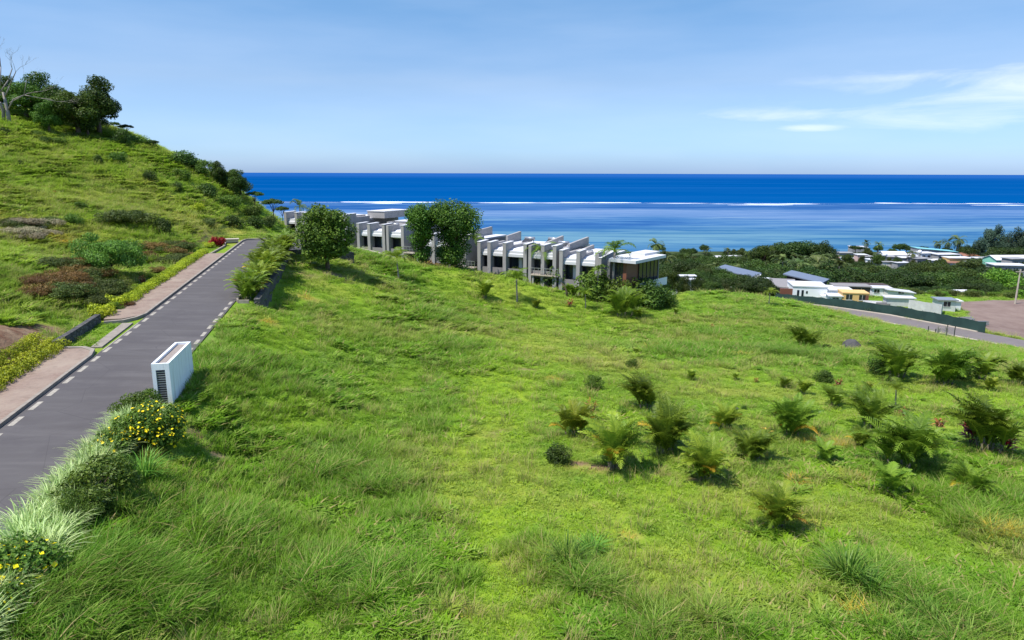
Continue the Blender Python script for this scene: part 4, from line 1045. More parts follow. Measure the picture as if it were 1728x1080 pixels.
# ------------------------------------------------------------------ hillside growth
HG = 'bushes scattered over the grassy hillside'
P('feather', 'feathery_bush', 'big dark green feathery bush above the hedge on the hillside', 'bush', 186, 466, 74, rz=0, wx=.66)
for kd, px, py, hp, wx_, lab in [
    ('shrub_b', 126, 384, 30, 1, 'dark green bush on mid slope above the dry scrub'), ('wild', 138, 358, 20, 1.3, 'light green weed bush above the dark mid-slope bush'), ('shrub_o', 205, 378, 30, 1.6, 'bluish green low scrub in mid slope'),
    ('shrub_a', 278, 396, 36, 1.2, 'dark bush low on the slope above the hedge'), ('shrub_b', 268, 385, 22, 1, 'green bush just above the dark low one'), ('shrub_y', 334, 362, 24, 1, 'bright lime yellow bush on the slope'),
    ('shrub_a', 252, 309, 26, 1.2, 'dark bush mid-way up below the ridge'), ('shrub_g', 302, 304, 26, 1.4, 'bright green leafy bush near the ridge'), ('shrub_a', 296, 324, 22, 1.2, 'dark bush under the bright leafy bush'),
    ('shrub_a', 352, 336, 34, 1.4, 'big dark bush on the lower ridge'), ('shrub_b', 386, 352, 30, 1.4, 'green bush further down the lower ridge'), ('shrub_a', 201, 246, 38, 1, 'rounded dark bush below the top of the ridge'),
    ('shrub_b', 198, 276, 24, 1.3, 'loose green bush under the rounded ridge bush'), ('shrub_a', 165, 280, 24, .8, 'narrow dark bush left of the loose green one'), ('shrub_a', 20, 262, 12, 1, 'small dark bush high on the slope at the left'),
    ('shrub_a', 36, 284, 14, .9, 'small dark bush below the high left one'), ('shrub_b', 171, 322, 10, 1.2, 'tiny bush in open grass mid slope'), ('shrub_c', 350, 385, 20, 1.5, 'brown-green scrub where the slope meets the road end'),
    ('shrub_a', 400, 386, 30, 1.8, 'dark scrub above the end of the road'), ('shrub_a', 435, 388, 30, 1.6, 'dark scrub right of the road end scrub'), ('shrub_b', 425, 366, 24, 1.6, 'green scrub on the lower nose of the hill'),
    ('shrub_c', 455, 384, 26, 1.4, 'last scrub where the hill runs into the road junction'), ('shrub_r', 93, 330, 9, .7, 'small red-leaved bush alone in the hillside grass'), ('shrub_b', 100, 248, 18, 1.6, 'green scrub under the hilltop trees'),
    ('shrub_g', 60, 232, 14, 2.2, 'yellow-green scrub beneath the dead tree'), ('shrub_a', 80, 244, 16, 2, 'dark scrub on the hilltop edge'), ('shrub_a', 10, 232, 18, 1.6, 'dark scrub left of the dead tree foot'), ('shrub_c', 130, 234, 12, 2, 'brownish scrub beneath the hilltop trees')]:
    P(kd, 'bush', lab, 'bush', px, py, hp * .78, HG, wx=wx_ * .8)
rs_ = random.Random(77)
for cx, cy, rx, ry, n_, kinds, hh_, lab, grp in [
    (110, 478, 72, 28, 24, ('shrub_d', 'shrub_d', 'shrub_o'), (.7, 1.1), 'reddish brown low shrub in the mass left of the big feathery bush', 'reddish brown shrubs left of the feathery bush'),
    (195, 505, 60, 18, 16, ('shrub_d', 'shrub_o', 'shrub_o'), (.6, 1.0), 'low olive brown shrub between the feathery bush and the near end of the long hedge', 'olive brown shrubs under the feathery bush'),
    (288, 442, 46, 28, 26, ('shrub_d', 'shrub_d', 'shrub_o'), (.6, 1.0), 'low russet shrub on the bank behind the far part of the long hedge', 'russet shrubs behind the long hedge'),
    (48, 392, 52, 20, 16, ('shrub_s', 'shrub_s', 'shrub_o'), (.6, .9), 'dry straw coloured scrub at the left edge of the hillside', 'dry scrub at the left edge'),
    (205, 372, 34, 14, 8, ('shrub_o', 'wild'), (.6, .9), 'bluish green low scrub in mid slope above the feathery bush', 'scrub in mid slope')]:
    for i in range(n_):
        a = rs_.uniform(0, 6.28); d_ = rs_.random() ** .5; l_ = hit(cx + rx * d_ * math.cos(a), cy + ry * d_ * math.sin(a))
        if sp(l_[0], l_[1])[1] > -20.2: continue
        place(rs_.choice(kinds), 'low_shrub', lab, 'shrub', (l_[0], l_[1], l_[2] - .1), rs_.uniform(*hh_), group=grp, wx=1.3)
def PS(kind, name, label, cat, px, top, hm, Y, group=None, **k):
    x, y, zt = at(px, top, Y); z = min(h1(x, y), zt - hm * .4) 
    return place(kind, name, label, cat, (x, y, zt - hm), hm, group=group, **k)
RGp = 'bushes and small trees standing on the ridge line'
for kd, px, top, hm, Y, wx_, lab in [('shrub_a', 170, 206, 2.2, 128, 1.3, 'dark bush on the ridge right below the hilltop trees'), ('umbrella', 192, 214, 2.2, 128, .7, 'tiny flat-topped tree on the ridge'), ('umbrella', 211, 218, 2.5, 126, .8, 'little umbrella-shaped tree on the ridge'),
    ('shrub_b', 232, 236, 2.2, 125, 1.4, 'green bush on the ridge between two umbrella trees'), ('umbrella', 254, 244, 2.4, 125, .8, 'dark flat tree half way down the ridge'), ('shrub_a', 297, 256, 3.2, 124, 1.5, 'broad dark bush standing up from the ridge'),
    ('shrub_a', 318, 264, 2.8, 124, 1.4, 'second broad dark bush right of the first on the ridge'), ('wild', 343, 272, 3.0, 124, 1.1, 'loose bluish bush on the ridge'), ('hilltree', 366, 274, 4.6, 124, .9, 'small rounded tree on the lower ridge'),
    ('hilltree', 402, 288, 5.4, 123, 1.05, 'wider dark tree, the last big one before the sea'), ('hilltree_b', 384, 288, 4.4, 126, 1.0, 'tree between the rounded one and the last big one'), ('umbrella', 428, 325, 3.2, 124, .8, 'dark layered tree at the foot of the ridge'),
    ('umbrella', 459, 337, 4.0, 122, .75, 'flat layered tree against the surf line'), ('umbrella', 475, 350, 3.0, 121, .6, 'lowest flat layered tree beside the far house')]:
    top -= 7 if px < 260 else 2
    PS(kd, 'ridge_shrub' if 'shrub' in kd or kd == 'wild' else 'ridge_tree', lab, 'bush' if 'shrub' in kd or kd == 'wild' else 'tree', px, top, hm, Y, RGp, wx=wx_)
TG = 'trees on top of the hill'
for kd, px, top, Y, wx_, lab in [('hilltree', 155, 127, 122, .95, 'tall rounded hilltop tree at the right end of the grove'), ('hilltree_b', 122, 152, 118, 1.0, 'lower green tree left of the tall rounded one'), ('hilltree', 94, 146, 121, 1.0, 'middle tree of the hilltop grove'),
    ('hilltree', 62, 121, 121, .9, 'high dark tree behind the dead tree'), ('hilltree_b', 35, 138, 118, 1.0, 'tree directly behind the dead trunk'), ('hilltree', 5, 128, 120, 1.0, 'tree at the left edge of the view on the hilltop'), ('hilltree_b', 75, 170, 114, .8, 'low front tree in the middle of the grove'), ('hilltree', 140, 168, 119, .8, 'low tree filling the grove under the tall rounded one'), ('hilltree', -40, 120, 118, 1.1, 'tree just beyond the left edge of the view')]:
    PT(kd, 'hilltop_tree', lab, 'tree', px, top, Y, TG, wx=wx_ * 1.22)
# the dead tree
def deadtree():
    r = random.Random(5); m = MB(); br = MB()
    loc = hit(14, 212); d = loc[1] / FPX * 1.0
    S_ = hpx(loc, 1)
    def q(x_, y_): return ((x_ - 14) * S_, r.uniform(-.6, .6), (212 - y_) * S_)
    m.tube([q(14, 214), q(13, 195), q(11, 175), q(8, 160)], [.32, .27, .22, .18], 8)
    m.tube([q(3, 208), q(4, 192), q(8, 178)], [.26, .24, .2], 7)
    def rec(M_, p0, p1, rad, depth):
        mid = tuple((a + b_) / 2 + r.uniform(-.2, .2) for a, b_ in zip(p0, p1)); M_.tube([p0, mid, p1], [rad, rad * .8, rad * .55], 5)
        if depth == 0: return
        dv = Vector(p1) - Vector(p0)
        for i in range(r.choice([2, 3])):
            nd = (dv.normalized() + Vector((r.uniform(-.8, .8), r.uniform(-.6, .6), r.uniform(-.25, .7)))).normalized() * dv.length * r.uniform(.5, .8)
            rec(M_, p1, tuple(Vector(p1) + nd), rad * .55, depth - 1)
    for pts, rad in [([(8, 160), (20, 140), (32, 122)], .17), ([(8, 160), (2, 135), (-4, 110)], .2), ([(9, 170), (25, 150), (40, 128)], .16), ([(13, 190), (30, 172), (48, 165), (58, 142)], .15), ([(22, 178), (50, 162), (80, 158)], .11), ([(48, 165), (75, 170), (106, 176)], .10), ([(8, 165), (-10, 150), (-25, 120)], .17), ([(12, 150), (16, 120), (12, 95)], .14)]:
        Q = [q(*p) for p in pts]
        rad *= .72
        for a, b_ in zip(Q[:-1], Q[1:]): br.tube([a, b_], [rad, rad * .75], 5); rad *= .75
        rec(br, Q[-2], Q[-1], rad * .8, 3)
    t = thing('dead_tree', 'bare pale dead tree on the hilltop at the far left', 'tree', loc)
    m.build('trunk', M_PALEBARK, t, True); br.build('branches', M_PALEBARK, t, True)
deadtree()
# ------------------------------------------------------------------ trees at the field's far edge
loc = hit(553, 457); place('roundtree', 'round_tree', 'dense round-crowned tree at the field edge near the road junction', 'tree', loc, hpx(loc, 114), rz=.4, wx=1.13)
x, y, z = at(712, 446, 101); z = h1(x, y); place('twin_l', 'rounded_tree', 'left one of the two touching trees before the grey houses', 'tree', (x, y, z - .1), at(712, 338, 101)[2] - z, rz=.3, wx=1.12)
x, y, z = at(765, 447, 102); z = h1(x, y); place('twin_r', 'rounded_tree', 'right and larger one of the two touching trees before the grey houses', 'tree', (x, y, z - .1), at(765, 333, 102)[2] - z, rz=.1, wx=1.27)
# ------------------------------------------------------------------ boulder
def rock(name, label, loc, rx, ry, rz_, seed, mat, cat='boulder'):
    import bmesh
    bm = bmesh.new(); bmesh.ops.create_icosphere(bm, subdivisions=4, radius=1)
    r = random.Random(seed); planes = [(Vector((r.uniform(-1, 1), r.uniform(-1, 1), r.uniform(-.3, 1))).normalized(), r.uniform(.72, .95)) for _ in range(14)]
    from mathutils import noise
    for v in bm.verts:
        for n_, d_ in planes:
            e_ = v.co.dot(n_) - d_
            if e_ > 0: v.co -= n_ * e_ * .85
        v.co *= 1 + .06 * noise.noise(v.co * 3 + Vector((seed, 0, 0)))
        v.co.x *= rx; v.co.y *= ry; v.co.z *= rz_
    me = bpy.data.meshes.new(name); bm.to_mesh(me); bm.free(); me.materials.append(mat)
    o = link(name, me, None, loc); tag(o, label, cat); return o
M_ROCK = plain('dark_basalt', (.065, .062, .062), .85, .35, 2)
l_ = hit(1438, 586); rock('boulder', 'big black boulder half sunk in the grass', (l_[0], l_[1], l_[2] + .15), 1.15, 1.0, .85, 3, M_ROCK)
for i, (px, py, r_, lab) in enumerate([(1240, 690, .3, 'small grey stone under the palms mid field'), (1060, 752, .28, 'pale stone at the foot of the green-gold palm'), (955, 496, .5, 'dark rock by the dead stump at the field edge')]):
    l_ = hit(px, py); rock('stone', lab, l_, r_, r_ * .8, r_ * .6, 9 + i, M_ROCK, 'stone')
l_ = hit(957, 500); m = MB(); m.tube([(0, 0, -.2), (-.1, 0, .7), (-.45, 0, 1.5), (-.95, 0, 2.0)], [.16, .13, .1, .05], 6)
o = m.build('dead_stump', M_BARK, None, True); o.location = l_; tag(o, 'leaning dead palm stump at the field edge before the right grey house', 'stump')
# ------------------------------------------------------------------ grey terrace houses
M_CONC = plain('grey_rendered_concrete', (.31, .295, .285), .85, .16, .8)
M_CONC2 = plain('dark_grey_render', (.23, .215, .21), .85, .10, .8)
M_ROOF = plain('white_roof_coating', (.56, .56, .57), .7, .08, .5)
M_WHITE = plain('white_painted_wall', (.72, .73, .74), .6, .06, .8)
M_WHITE2 = plain('offwhite_stained_wall', (.58, .57, .55), .7, .16, .8)
M_FRAME = plain('dark_frame', (.035, .035, .04), .5, .05)
gl = Mat('window_glass'); gl.b.inputs['Base Color'].default_value = (.02, .025, .032, 1); gl.b.inputs['Roughness'].default_value = .12; gl.b.inputs['Specular IOR Level'].default_value = .5
M_GLASS = gl.m
wd = Mat('red_brown_cladding'); wv = wd.n('ShaderNodeTexWave'); wv.bands_direction = 'Z'; wv.inputs['Scale'].default_value = 3.5; wd.l(wd.pos(), wv.inputs['Vector'])
wd.l(wd.mix(wv.outputs[0], (.13, .045, .028), (.22, .085, .05)), wd.b.inputs['Base Color']); M_WOOD = wd.m
M_METAL = plain('galvanised_metal', (.38, .39, .41), .4, .1, 2, .6)

U = Vector((.883, -.469)).normalized(); ORG = (12.0, 101.5); ROWZ = math.atan2(U.y, U.x)
def rowpt(a, w): return (ORG[0] + U.x * a - U.y * w, ORG[1] + U.y * a + U.x * w)
def apx(px, z, w=-1.7):
    """position along the row of a point w off the wall line that the photograph shows at column px"""
    lo_, hi_ = -70.0, 20.0
    for _ in range(40):
        m_ = (lo_ + hi_) / 2; x_, y_ = rowpt(m_, w); c_ = 864 + FPX * x_ / (y_ * CP + z * SP)
        if c_ < px: lo_ = m_
        else: hi_ = m_
    return m_
def heater(parent, a, w, z, rz=0):
    t = MB(); t.tube([(a - .9, w, z + .75), (a + .9, w, z + .75)], .27, 10); t.box(a - .8, a - .7, w - .1, w + .1, z, z + .6); t.box(a + .7, a + .8, w - .1, w + .1, z, z + .6)
    h_ = t.build('solar_heater', M_METAL, parent, True)
    c_ = MB(); c_.sidex([(w - .25, z + .6), (w - 1.5, z + .12), (w - 1.5, z + .2), (w - .25, z + .68)], a - .85, a + .85); c_.build('collector', M_FRAME, h_)
def cable(parent, a0, a1, w0, w1, z):
    pass
def block(label, a0, fins, ztop, base, depth, extras=(), steps=None, double=()):
    """a house of the row. a0: position along the row; fins: positions of the projecting wall fins"""
    x, y = rowpt(a0, 0); T = thing('terrace_house', label, 'house', (x, y, base), ROWZ, 'grey flat-roofed terrace houses in a row')
    H_ = ztop - base; A0, A1 = fins[0], fins[-1]; rf = H_ - .95
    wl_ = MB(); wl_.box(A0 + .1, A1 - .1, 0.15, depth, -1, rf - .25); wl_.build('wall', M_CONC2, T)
    r_ = MB(); r_.sidex([(-1.0, rf - 1.15), (-1.0, rf - .72), (.7, rf), (depth + .2, rf), (depth + .2, rf - .25), (-.85, rf - .26), (-.85, rf - 1.15)], A0 + .05, A1 - .05); r_.build('roof', M_ROOF, T)
    for i, f in enumerate(fins):
        ln = depth * (.35 if i % 2 else .55); st = H_ - .35
        m = MB(); m.side if False else None
        w_ = .58
        # tall front piece, then a lower parapet running back over the roof, the top edge sloping gently
        m.sidex([(-1.4, -1), (-1.4, H_), (1.2, H_ + .12), (1.2, rf + .42), (ln, rf + .45), (ln, rf - .3), (ln, -1)], f - w_ / 2, f + w_ / 2)
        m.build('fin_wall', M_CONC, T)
        cp = MB(); cp.sidex([(-1.45, H_ + .003), (-1.45, H_ + .06), (1.24, H_ + .18), (1.24, H_ + .123)], f - w_ / 2 - .04, f + w_ / 2 + .04); cp.build('coping', M_ROOF, T)
        if f in double:
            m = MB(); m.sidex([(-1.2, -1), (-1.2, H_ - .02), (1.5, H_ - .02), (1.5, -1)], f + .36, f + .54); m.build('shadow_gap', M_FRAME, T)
            m = MB(); m.sidex([(-1.4, -1), (-1.4, H_ - .1), (1.8, H_ - .05), (1.8, -1)], f + .6, f + 1.1); m.build('fin_wall', M_CONC, T)
    for i in range(len(fins) - 1):
        f0 = fins[i] + (1.12 if fins[i] in double else .3); f1 = fins[i + 1] - .3
        if f1 - f0 < 1: continue
        # upper recess: frame, window, blind; balcony; lower opening
        wn_ = MB(); wn_.box(f0 + .1, f1 - .1, .02, .13, 3.55, rf - 1.1); win = wn_.build('window', M_GLASS, T)
        fr = MB(); fr.box(f0, f0 + .1, -.25, .12, 3.4, rf - .9); fr.box(f1 - .1, f1, -.25, .12, 3.4, rf - .9); fr.box(f0 + .1, f1 - .1, -.25, .12, rf - 1.08, rf - .9); fr.box((f0 + f1) / 2 - .05, (f0 + f1) / 2 + .05, -.06, .01, 3.55, rf - 1.1); fr.build('frame', M_FRAME, win)
        if (i + int(abs(a0))) % 2: bl_ = MB(); bl_.box(f0 + .15, f1 - .15, -.5, -.3, rf - 1.35, rf - 1.2); bl_.build('blind_box', M_WHITE2, win)
        else: cu = MB(); cu.box(f0 + .15 + (f1 - f0) * .45, f0 + .15 + (f1 - f0) * .68, -.02, .015, 3.6, rf - 1.15); cu.build('curtain', M_WHITE2, win)
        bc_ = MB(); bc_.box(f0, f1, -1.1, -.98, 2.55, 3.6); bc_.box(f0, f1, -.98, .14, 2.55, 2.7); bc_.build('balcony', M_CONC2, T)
        lw = MB(); lw.box(f0 + .15, f1 - .15, .03, .13, .2, 2.35); lw.build('window', M_GLASS, T)
    for e_ in extras:
        if e_[0] == 'heater': heater(T, e_[1], e_[2], rf)
        elif e_[0] == 'parapet': m = MB(); m.sidex([(e_[2], rf), (e_[2], rf + e_[4]), (e_[3], rf + e_[4] + e_[5]), (e_[3], rf)], e_[1] - .2, e_[1] + .2); m.build('parapet', M_CONC, T)
        elif e_[0] == 'roofblock': m = MB(); m.box(e_[1], e_[2], e_[3], e_[4], rf, rf + e_[5]); m.build('roof_block', M_CONC, T); m = MB(); m.box(e_[1] - .1, e_[2] + .1, e_[3] - .1, e_[4] + .1, rf + e_[5], rf + e_[5] + .12); m.build('roof', M_ROOF, T)
        elif e_[0] == 'pipes':
            m = MB(); rr = random.Random(e_[1] * 7 + e_[2])
            for k in range(5): yy = e_[2] + k * .35; m.tube([(e_[1], yy, rf + .25), (e_[1] + 1.8, yy + rr.uniform(-.3, .3), rf + .25)], .05, 5)
            m.box(e_[1] + .3, e_[1] + .9, e_[2], e_[2] + .6, rf, rf + .5); m.build('roof_services', M_METAL, T)
    return T
# right, middle, left, far-left houses (the fins' places along the row come from the photograph)
def fins_at(pxs, z): return [apx(p, z) for p in pxs]
def rblock(label, pxs, ztop, base, depth, extras, dbl=()):
    A = fins_at(pxs, -ztop); a0 = A[0]; L = [a - a0 for a in A]
    return block(label, a0, L, CAMZ + ztop, CAMZ + base, depth, [(e_[0], *[L[v] if isinstance(v, int) and e_[0] in ('parapet',) and k == 0 else v for k, v in enumerate(e_[1:])]) for e_ in extras], double=tuple(L[k] for k in dbl))
rblock('right-hand grey terrace house next to the white-roofed pavilion', [945, 974, 1006], -11.35, -19.3, 12,
       [('pipes', 1.5, 5), ('pipes', 4.0, 7.5), ('parapet', 0, 7, 11.8, .35, .3), ('parapet', 2, 1.3, 5.0, .5, .2)])
rblock('middle grey terrace house with a dark groove and roof heaters, behind the yellow-green palm', [806, 823, 849, 884, 914, 934], -10.75, -18.3, 13,
       [('heater', 3.4, 10), ('heater', 7.4, 11), ('heater', 11.5, 6), ('parapet', 0, 8, 13, 1.2, .4), ('parapet', 3, 6, 12.9, .6, .6), ('parapet', 5, 4, 12, .8, .5), ('pipes', 9.0, 3)], (3,))
rblock('grey terrace house half hidden behind the twin trees', [702, 728, 756, 781], -9.9, -17.3, 13, [('parapet', 2, 4, 12.5, .9, .5), ('heater', 2.5, 8)])
rblock('grey terrace house left of the twin trees with double fins', [601, 619, 644, 676], -8.75, -16.4, 14,
       [('roofblock', 3.4, 10.5, 5, 13.5, 1.1), ('heater', 5.0, 2.5), ('pipes', 4.4, 1.2), ('pipes', 8.6, 1.2), ('parapet', 1, 4, 12, 1.0, .2)], (2,))
rblock('farthest grey terrace house, seen between the hill and the round tree', [478, 496, 508, 530, 556, 580], -7.3, -15.2, 14,
       [('roofblock', 13.5, 17.5, 6, 13.5, 1.2), ('heater', 3.0, 6), ('heater', 6.0, 6)])
# access bridges from the slope to the houses
for pxr, w, ln, z, lab in ((944, -1.2, 4.6, 15.2, 'pale footbridge with thin railings reaching the right grey house'), (804, -1.0, 4.0, 14.9, 'pale footbridge between the twin trees and the middle house'), (722, -1.0, 4.6, 13.2, 'pale footbridge with railing left of the twin trees')):
    a = apx(pxr, z, w); x, y = rowpt(a, w); B = thing('footbridge', lab, 'footbridge', (x, y, CAMZ - z), ROWZ)
    m = MB(); m.box(-ln, 0, -.7, .3, -.16, 0); m.build('deck', M_PALEK, B)
    m = MB()
    for k in range(8): m.box(-ln + k * ln / 7.05, -ln + k * ln / 7.05 + .05, -.68, -.62, 0, 1.0)
    m.box(-ln, 0, -.7, -.6, .95, 1.02); m.box(-ln, 0, -.68, -.62, .5, .54); m.build('railing', M_METAL, B)
    m = MB(); m.box(-ln + .2, -ln + .45, -.5, -.2, -3, -.16); m.box(-.6, -.35, -.5, -.2, -3, -.16); m.build('pillar', M_CONC, B)
# end wall of the right house, with slit windows
ae = apx(1010, 11.5); x, y = rowpt(ae, 0); EW = thing('end_wall', 'grey end wall with narrow slit windows between the right house and the pavilion', 'wall', (x, y, CAMZ - 19.3), ROWZ)
m = MB(); m.sidex([(-1.6, -1), (-1.6, 7.2), (4.8, 7.75), (4.8, -1)], 0, .4); m.build('wall', M_CONC, EW)
m = MB(); m.sidex([(-1.65, 7.205), (-1.65, 7.27), (4.85, 7.82), (4.85, 7.755)], -.05, .45); m.build('coping', M_ROOF, EW)
for k in (-.6, 1.9, 3.4): m = MB(); m.box(.405, .43, k, k + .3, 4.2, 6.2); m.build('slit_window', M_GLASS, EW)
# pavilion
PVZ = math.atan2(-.69, .72); x, y = 12.0, 100.0; pz = CAMZ - 19.6
PV = thing('pavilion', 'pavilion with broad white cantilevered roof, glass walls and red wood panel', 'house', (x, y, pz), PVZ)
rz0 = 7.35
m = MB(); m.prism([(3.6, -1.3), (7.9, -.9), (6.9, 8.6), (2.0, 8.6), (2.0, 3.2)], rz0, rz0 + .42); m.build('roof', M_ROOF, PV)
m = MB(); m.prism([(3.0, 5.2), (5.4, 5.2), (5.2, 9.6), (2.6, 9.6)], rz0 + .42, rz0 + .75); m.build('upper_roof', M_ROOF, PV)
m = MB(); m.box(2.6, 6.0, 2.2, 8.2, 3.6, rz0 - .003); m.build('wall', M_CONC2, PV)
m = MB(); m.box(3.2, 5.4, -.3, -.15, 4.1, rz0 - .02); w_ = m.build('window', M_GLASS, PV)
m = MB(); [m.box(3.2 + k * .55, 3.26 + k * .55, -.36, -.3, 4.1, rz0 - .02) for k in range(5)]; m.build('frame', M_FRAME, w_)
m = MB(); m.box(5.42, 6.05, -.35, 2.6, 3.8, rz0 - .01); m.build('wood_panel', M_WOOD, PV)
m = MB(); m.box(6.06, 6.14, 2.6, 7.6, 4.1, rz0 - .02); w_ = m.build('window', M_GLASS, PV)
m = MB(); [m.box(6.14, 6.2, 2.6 + k * 1.0, 2.68 + k * 1.0, 4.1, rz0 - .02) for k in range(6)]; m.build('frame', M_FRAME, w_)
m = MB(); m.box(2.6, 5.4, -.14, 2.19, 3.6, rz0 - .004); m.build('inner_wall', M_CONC2, PV)
m = MB(); m.prism([(5.6, .2), (7.6, 1.0), (7.0, 9.0), (5.6, 9.0)], 3.3, 3.58); m.prism([(7.5, 1.0), (7.62, 1.0), (7.02, 9.0), (6.9, 9.0)], 3.58, 4.4); m.build('balcony', M_WHITE, PV)
m = MB(); m.box(1.4, 4.0, -1.6, -.8, 2.4, 2.62); m.build('canopy', M_WHITE, PV)
m = MB(); m.box(2.5, 6.0, .2, 8, -2, 3.59); m.build('lower_wall', M_CONC2, PV)
m = MB(); [m.box(3.6 + q * .8, 3.66 + q * .8, -.9 + q * .8, 2 + q, rz0 + .5, rz0 + .56) for q in range(0)] if 0 else None
# white kerb-like garden edging along the crest and its plants
m = MB(); ed = [at(601, 420, 99), at(625, 425, 99), at(650, 431, 98), at(668, 436, 98)]; ed = [(a, b_, h1(a, b_)) for a, b_, c in ed]
pathstrip(m, ed, .15, -.2, .3); o = m.build('garden_edging', M_PALEK); tag(o, 'pale stone edging along the garden in front of the left grey house', 'edging')
for kd, px, top, Y, h_, lab in [('shrub_c', 610, 400, 128, 3, 'bushes between the round tree and the left grey house'), ('shrub_b', 628, 412, 124, 2.4, 'green garden bush before the left grey house'), ('shrub_d', 660, 420, 122, 2, 'reddish garden bush before the left grey house'), ('shrub_b', 702, 424, 118, 2.5, 'garden bush under the left footbridge'), ('shrub_y', 725, 425, 117, 2.5, 'yellow-green garden plant beside the twin trees'), ('shrub_d', 742, 430, 116, 2, 'reddish plant between the twin trees'),
    ('shrub_b', 832, 436, 112, 3.0, 'green bush climbing the middle house between its first fins'), ('shrub_c', 868, 442, 109, 2.6, 'olive bush between the second and third fin of the middle house'), ('shrub_g', 897, 446, 107, 2.6, 'light bush beside the dark groove of the middle house'), ('shrub_a', 934, 438, 106, 3, 'dark bush between the middle and right grey houses'),
    ('shrub_b', 1014, 456, 98, 3, 'bush at the right end wall of the right grey house'), ('shrub_a', 1032, 453, 98, 4, 'dark bush below the pavilion roof'), ('shrub_b', 1050, 462, 97, 3.5, 'leafy bush under the pavilion windows'), ('shrub_a', 1078, 463, 98, 4, 'dark bush under the wood panel of the pavilion'), ('shrub_c', 1062, 474, 96, 2.5, 'olive bush low in front of the pavilion'), ('shrub_d', 1080, 492, 98, 1.5, 'reddish bush low in front of the pavilion'), ('shrub_b', 1100, 470, 102, 4, 'green bush right of the pavilion balcony')]:
    x, y, zt = at(px, top, Y); z = h1(x, y); place(kd, 'garden_bush', lab, 'bush', (x, y, z - .1), max(zt - z, h_ * .6), group='garden bushes around the grey houses')
for kd, px, top, Y, lab, wx_ in [('royal_y', 797, 388, 113, 'yellow-green palm right of the twin trees before the middle house', .8), ('royal_y', 918, 408, 106, 'bright yellow-green palm in the gap between the grey houses', .95), ('royal', 1036, 402, 97, 'tall palm with wide dark fronds before the pavilion', .9), ('royal', 1009, 444, 97, 'shorter palm before the end wall of the right grey house', .8), ('royal', 505, 336, 165, 'small palm sticking up behind the farthest grey house', .6)]:
    PT(kd, 'garden_palm', lab, 'palm', px, top, Y, 'palms around the grey houses', wx=wx_)

# ------------------------------------------------------------------ white utility box
ux, uy = xy(34.0, -9.4); UZ = zroad(34)
T = thing('utility_box', 'tall narrow white rendered enclosure with louvres beside the road', 'utility box', (ux, uy, UZ), ROADZ)
L_, Wd_, hb = 4.35, .78, 2.08
m = MB()
m.box(-.12, 0, 0, L_, -.6, hb)                # right wall
m.box(-Wd_, -Wd_ + .12, 0, L_, -.6, hb)       # left wall
m.box(-Wd_ + .12, -.12, L_ - .12, L_, -.6, hb)
m.box(-Wd_ + .12, -.12, 0, .1, hb - .32, hb); m.box(-Wd_ + .12, -Wd_ + .17, 0, .1, -.6, hb - .32); m.box(-.2, -.12, 0, .1, -.6, hb - .32)
um = Mat('weathered_white_render'); zz = um.n('ShaderNodeSeparateXYZ'); um.l(um.pos(), zz.inputs[0])
st_ = um.noise(1.0, 6, .7, um.scaled((5, 5, .8)))
low_ = um.math('DIVIDE', um.math('SUBTRACT', UZ + .55, zz.outputs[2]), .9, True)
um.l(um.mix(um.math('ADD', um.math('MULTIPLY', low_, um.math('MULTIPLY', st_, 1.3), True), um.math('MULTIPLY', um.math('SUBTRACT', um.noise(1.0, 5, .6, um.scaled((6, 6, .45))), .5), 2.0, True), True), (.80, .82, .83), (.35, .33, .28)), um.b.inputs['Base Color']); um.b.inputs['Roughness'].default_value = .75
m.build('enclosure', um.m, T)
m = MB(); m.box(-Wd_ + .12, -.12, .1, L_ - .12, hb - .22, hb - .12); m.build('gravel_top', plain('grey_gravel_and_leaves', (.26, .22, .19), .95, .35, 9), T)
m = MB(); [m.box(-Wd_ + .17, -.2, .03, .09, .12 + k * .115, .17 + k * .115) for k in range(14)]; m.build('louvre', M_METAL, T)
m = MB(); m.box(-Wd_ + .17, -.2, .11, .16, -.3, hb - .33); m.build('back_panel', M_FRAME, T)
m = MB(); [m.box(-Wd_ - .03, -Wd_, .1, L_ - .3, .3 + k * .15, .33 + k * .15) for k in range(11)]; m.build('side_louvre', M_WHITE2, T)

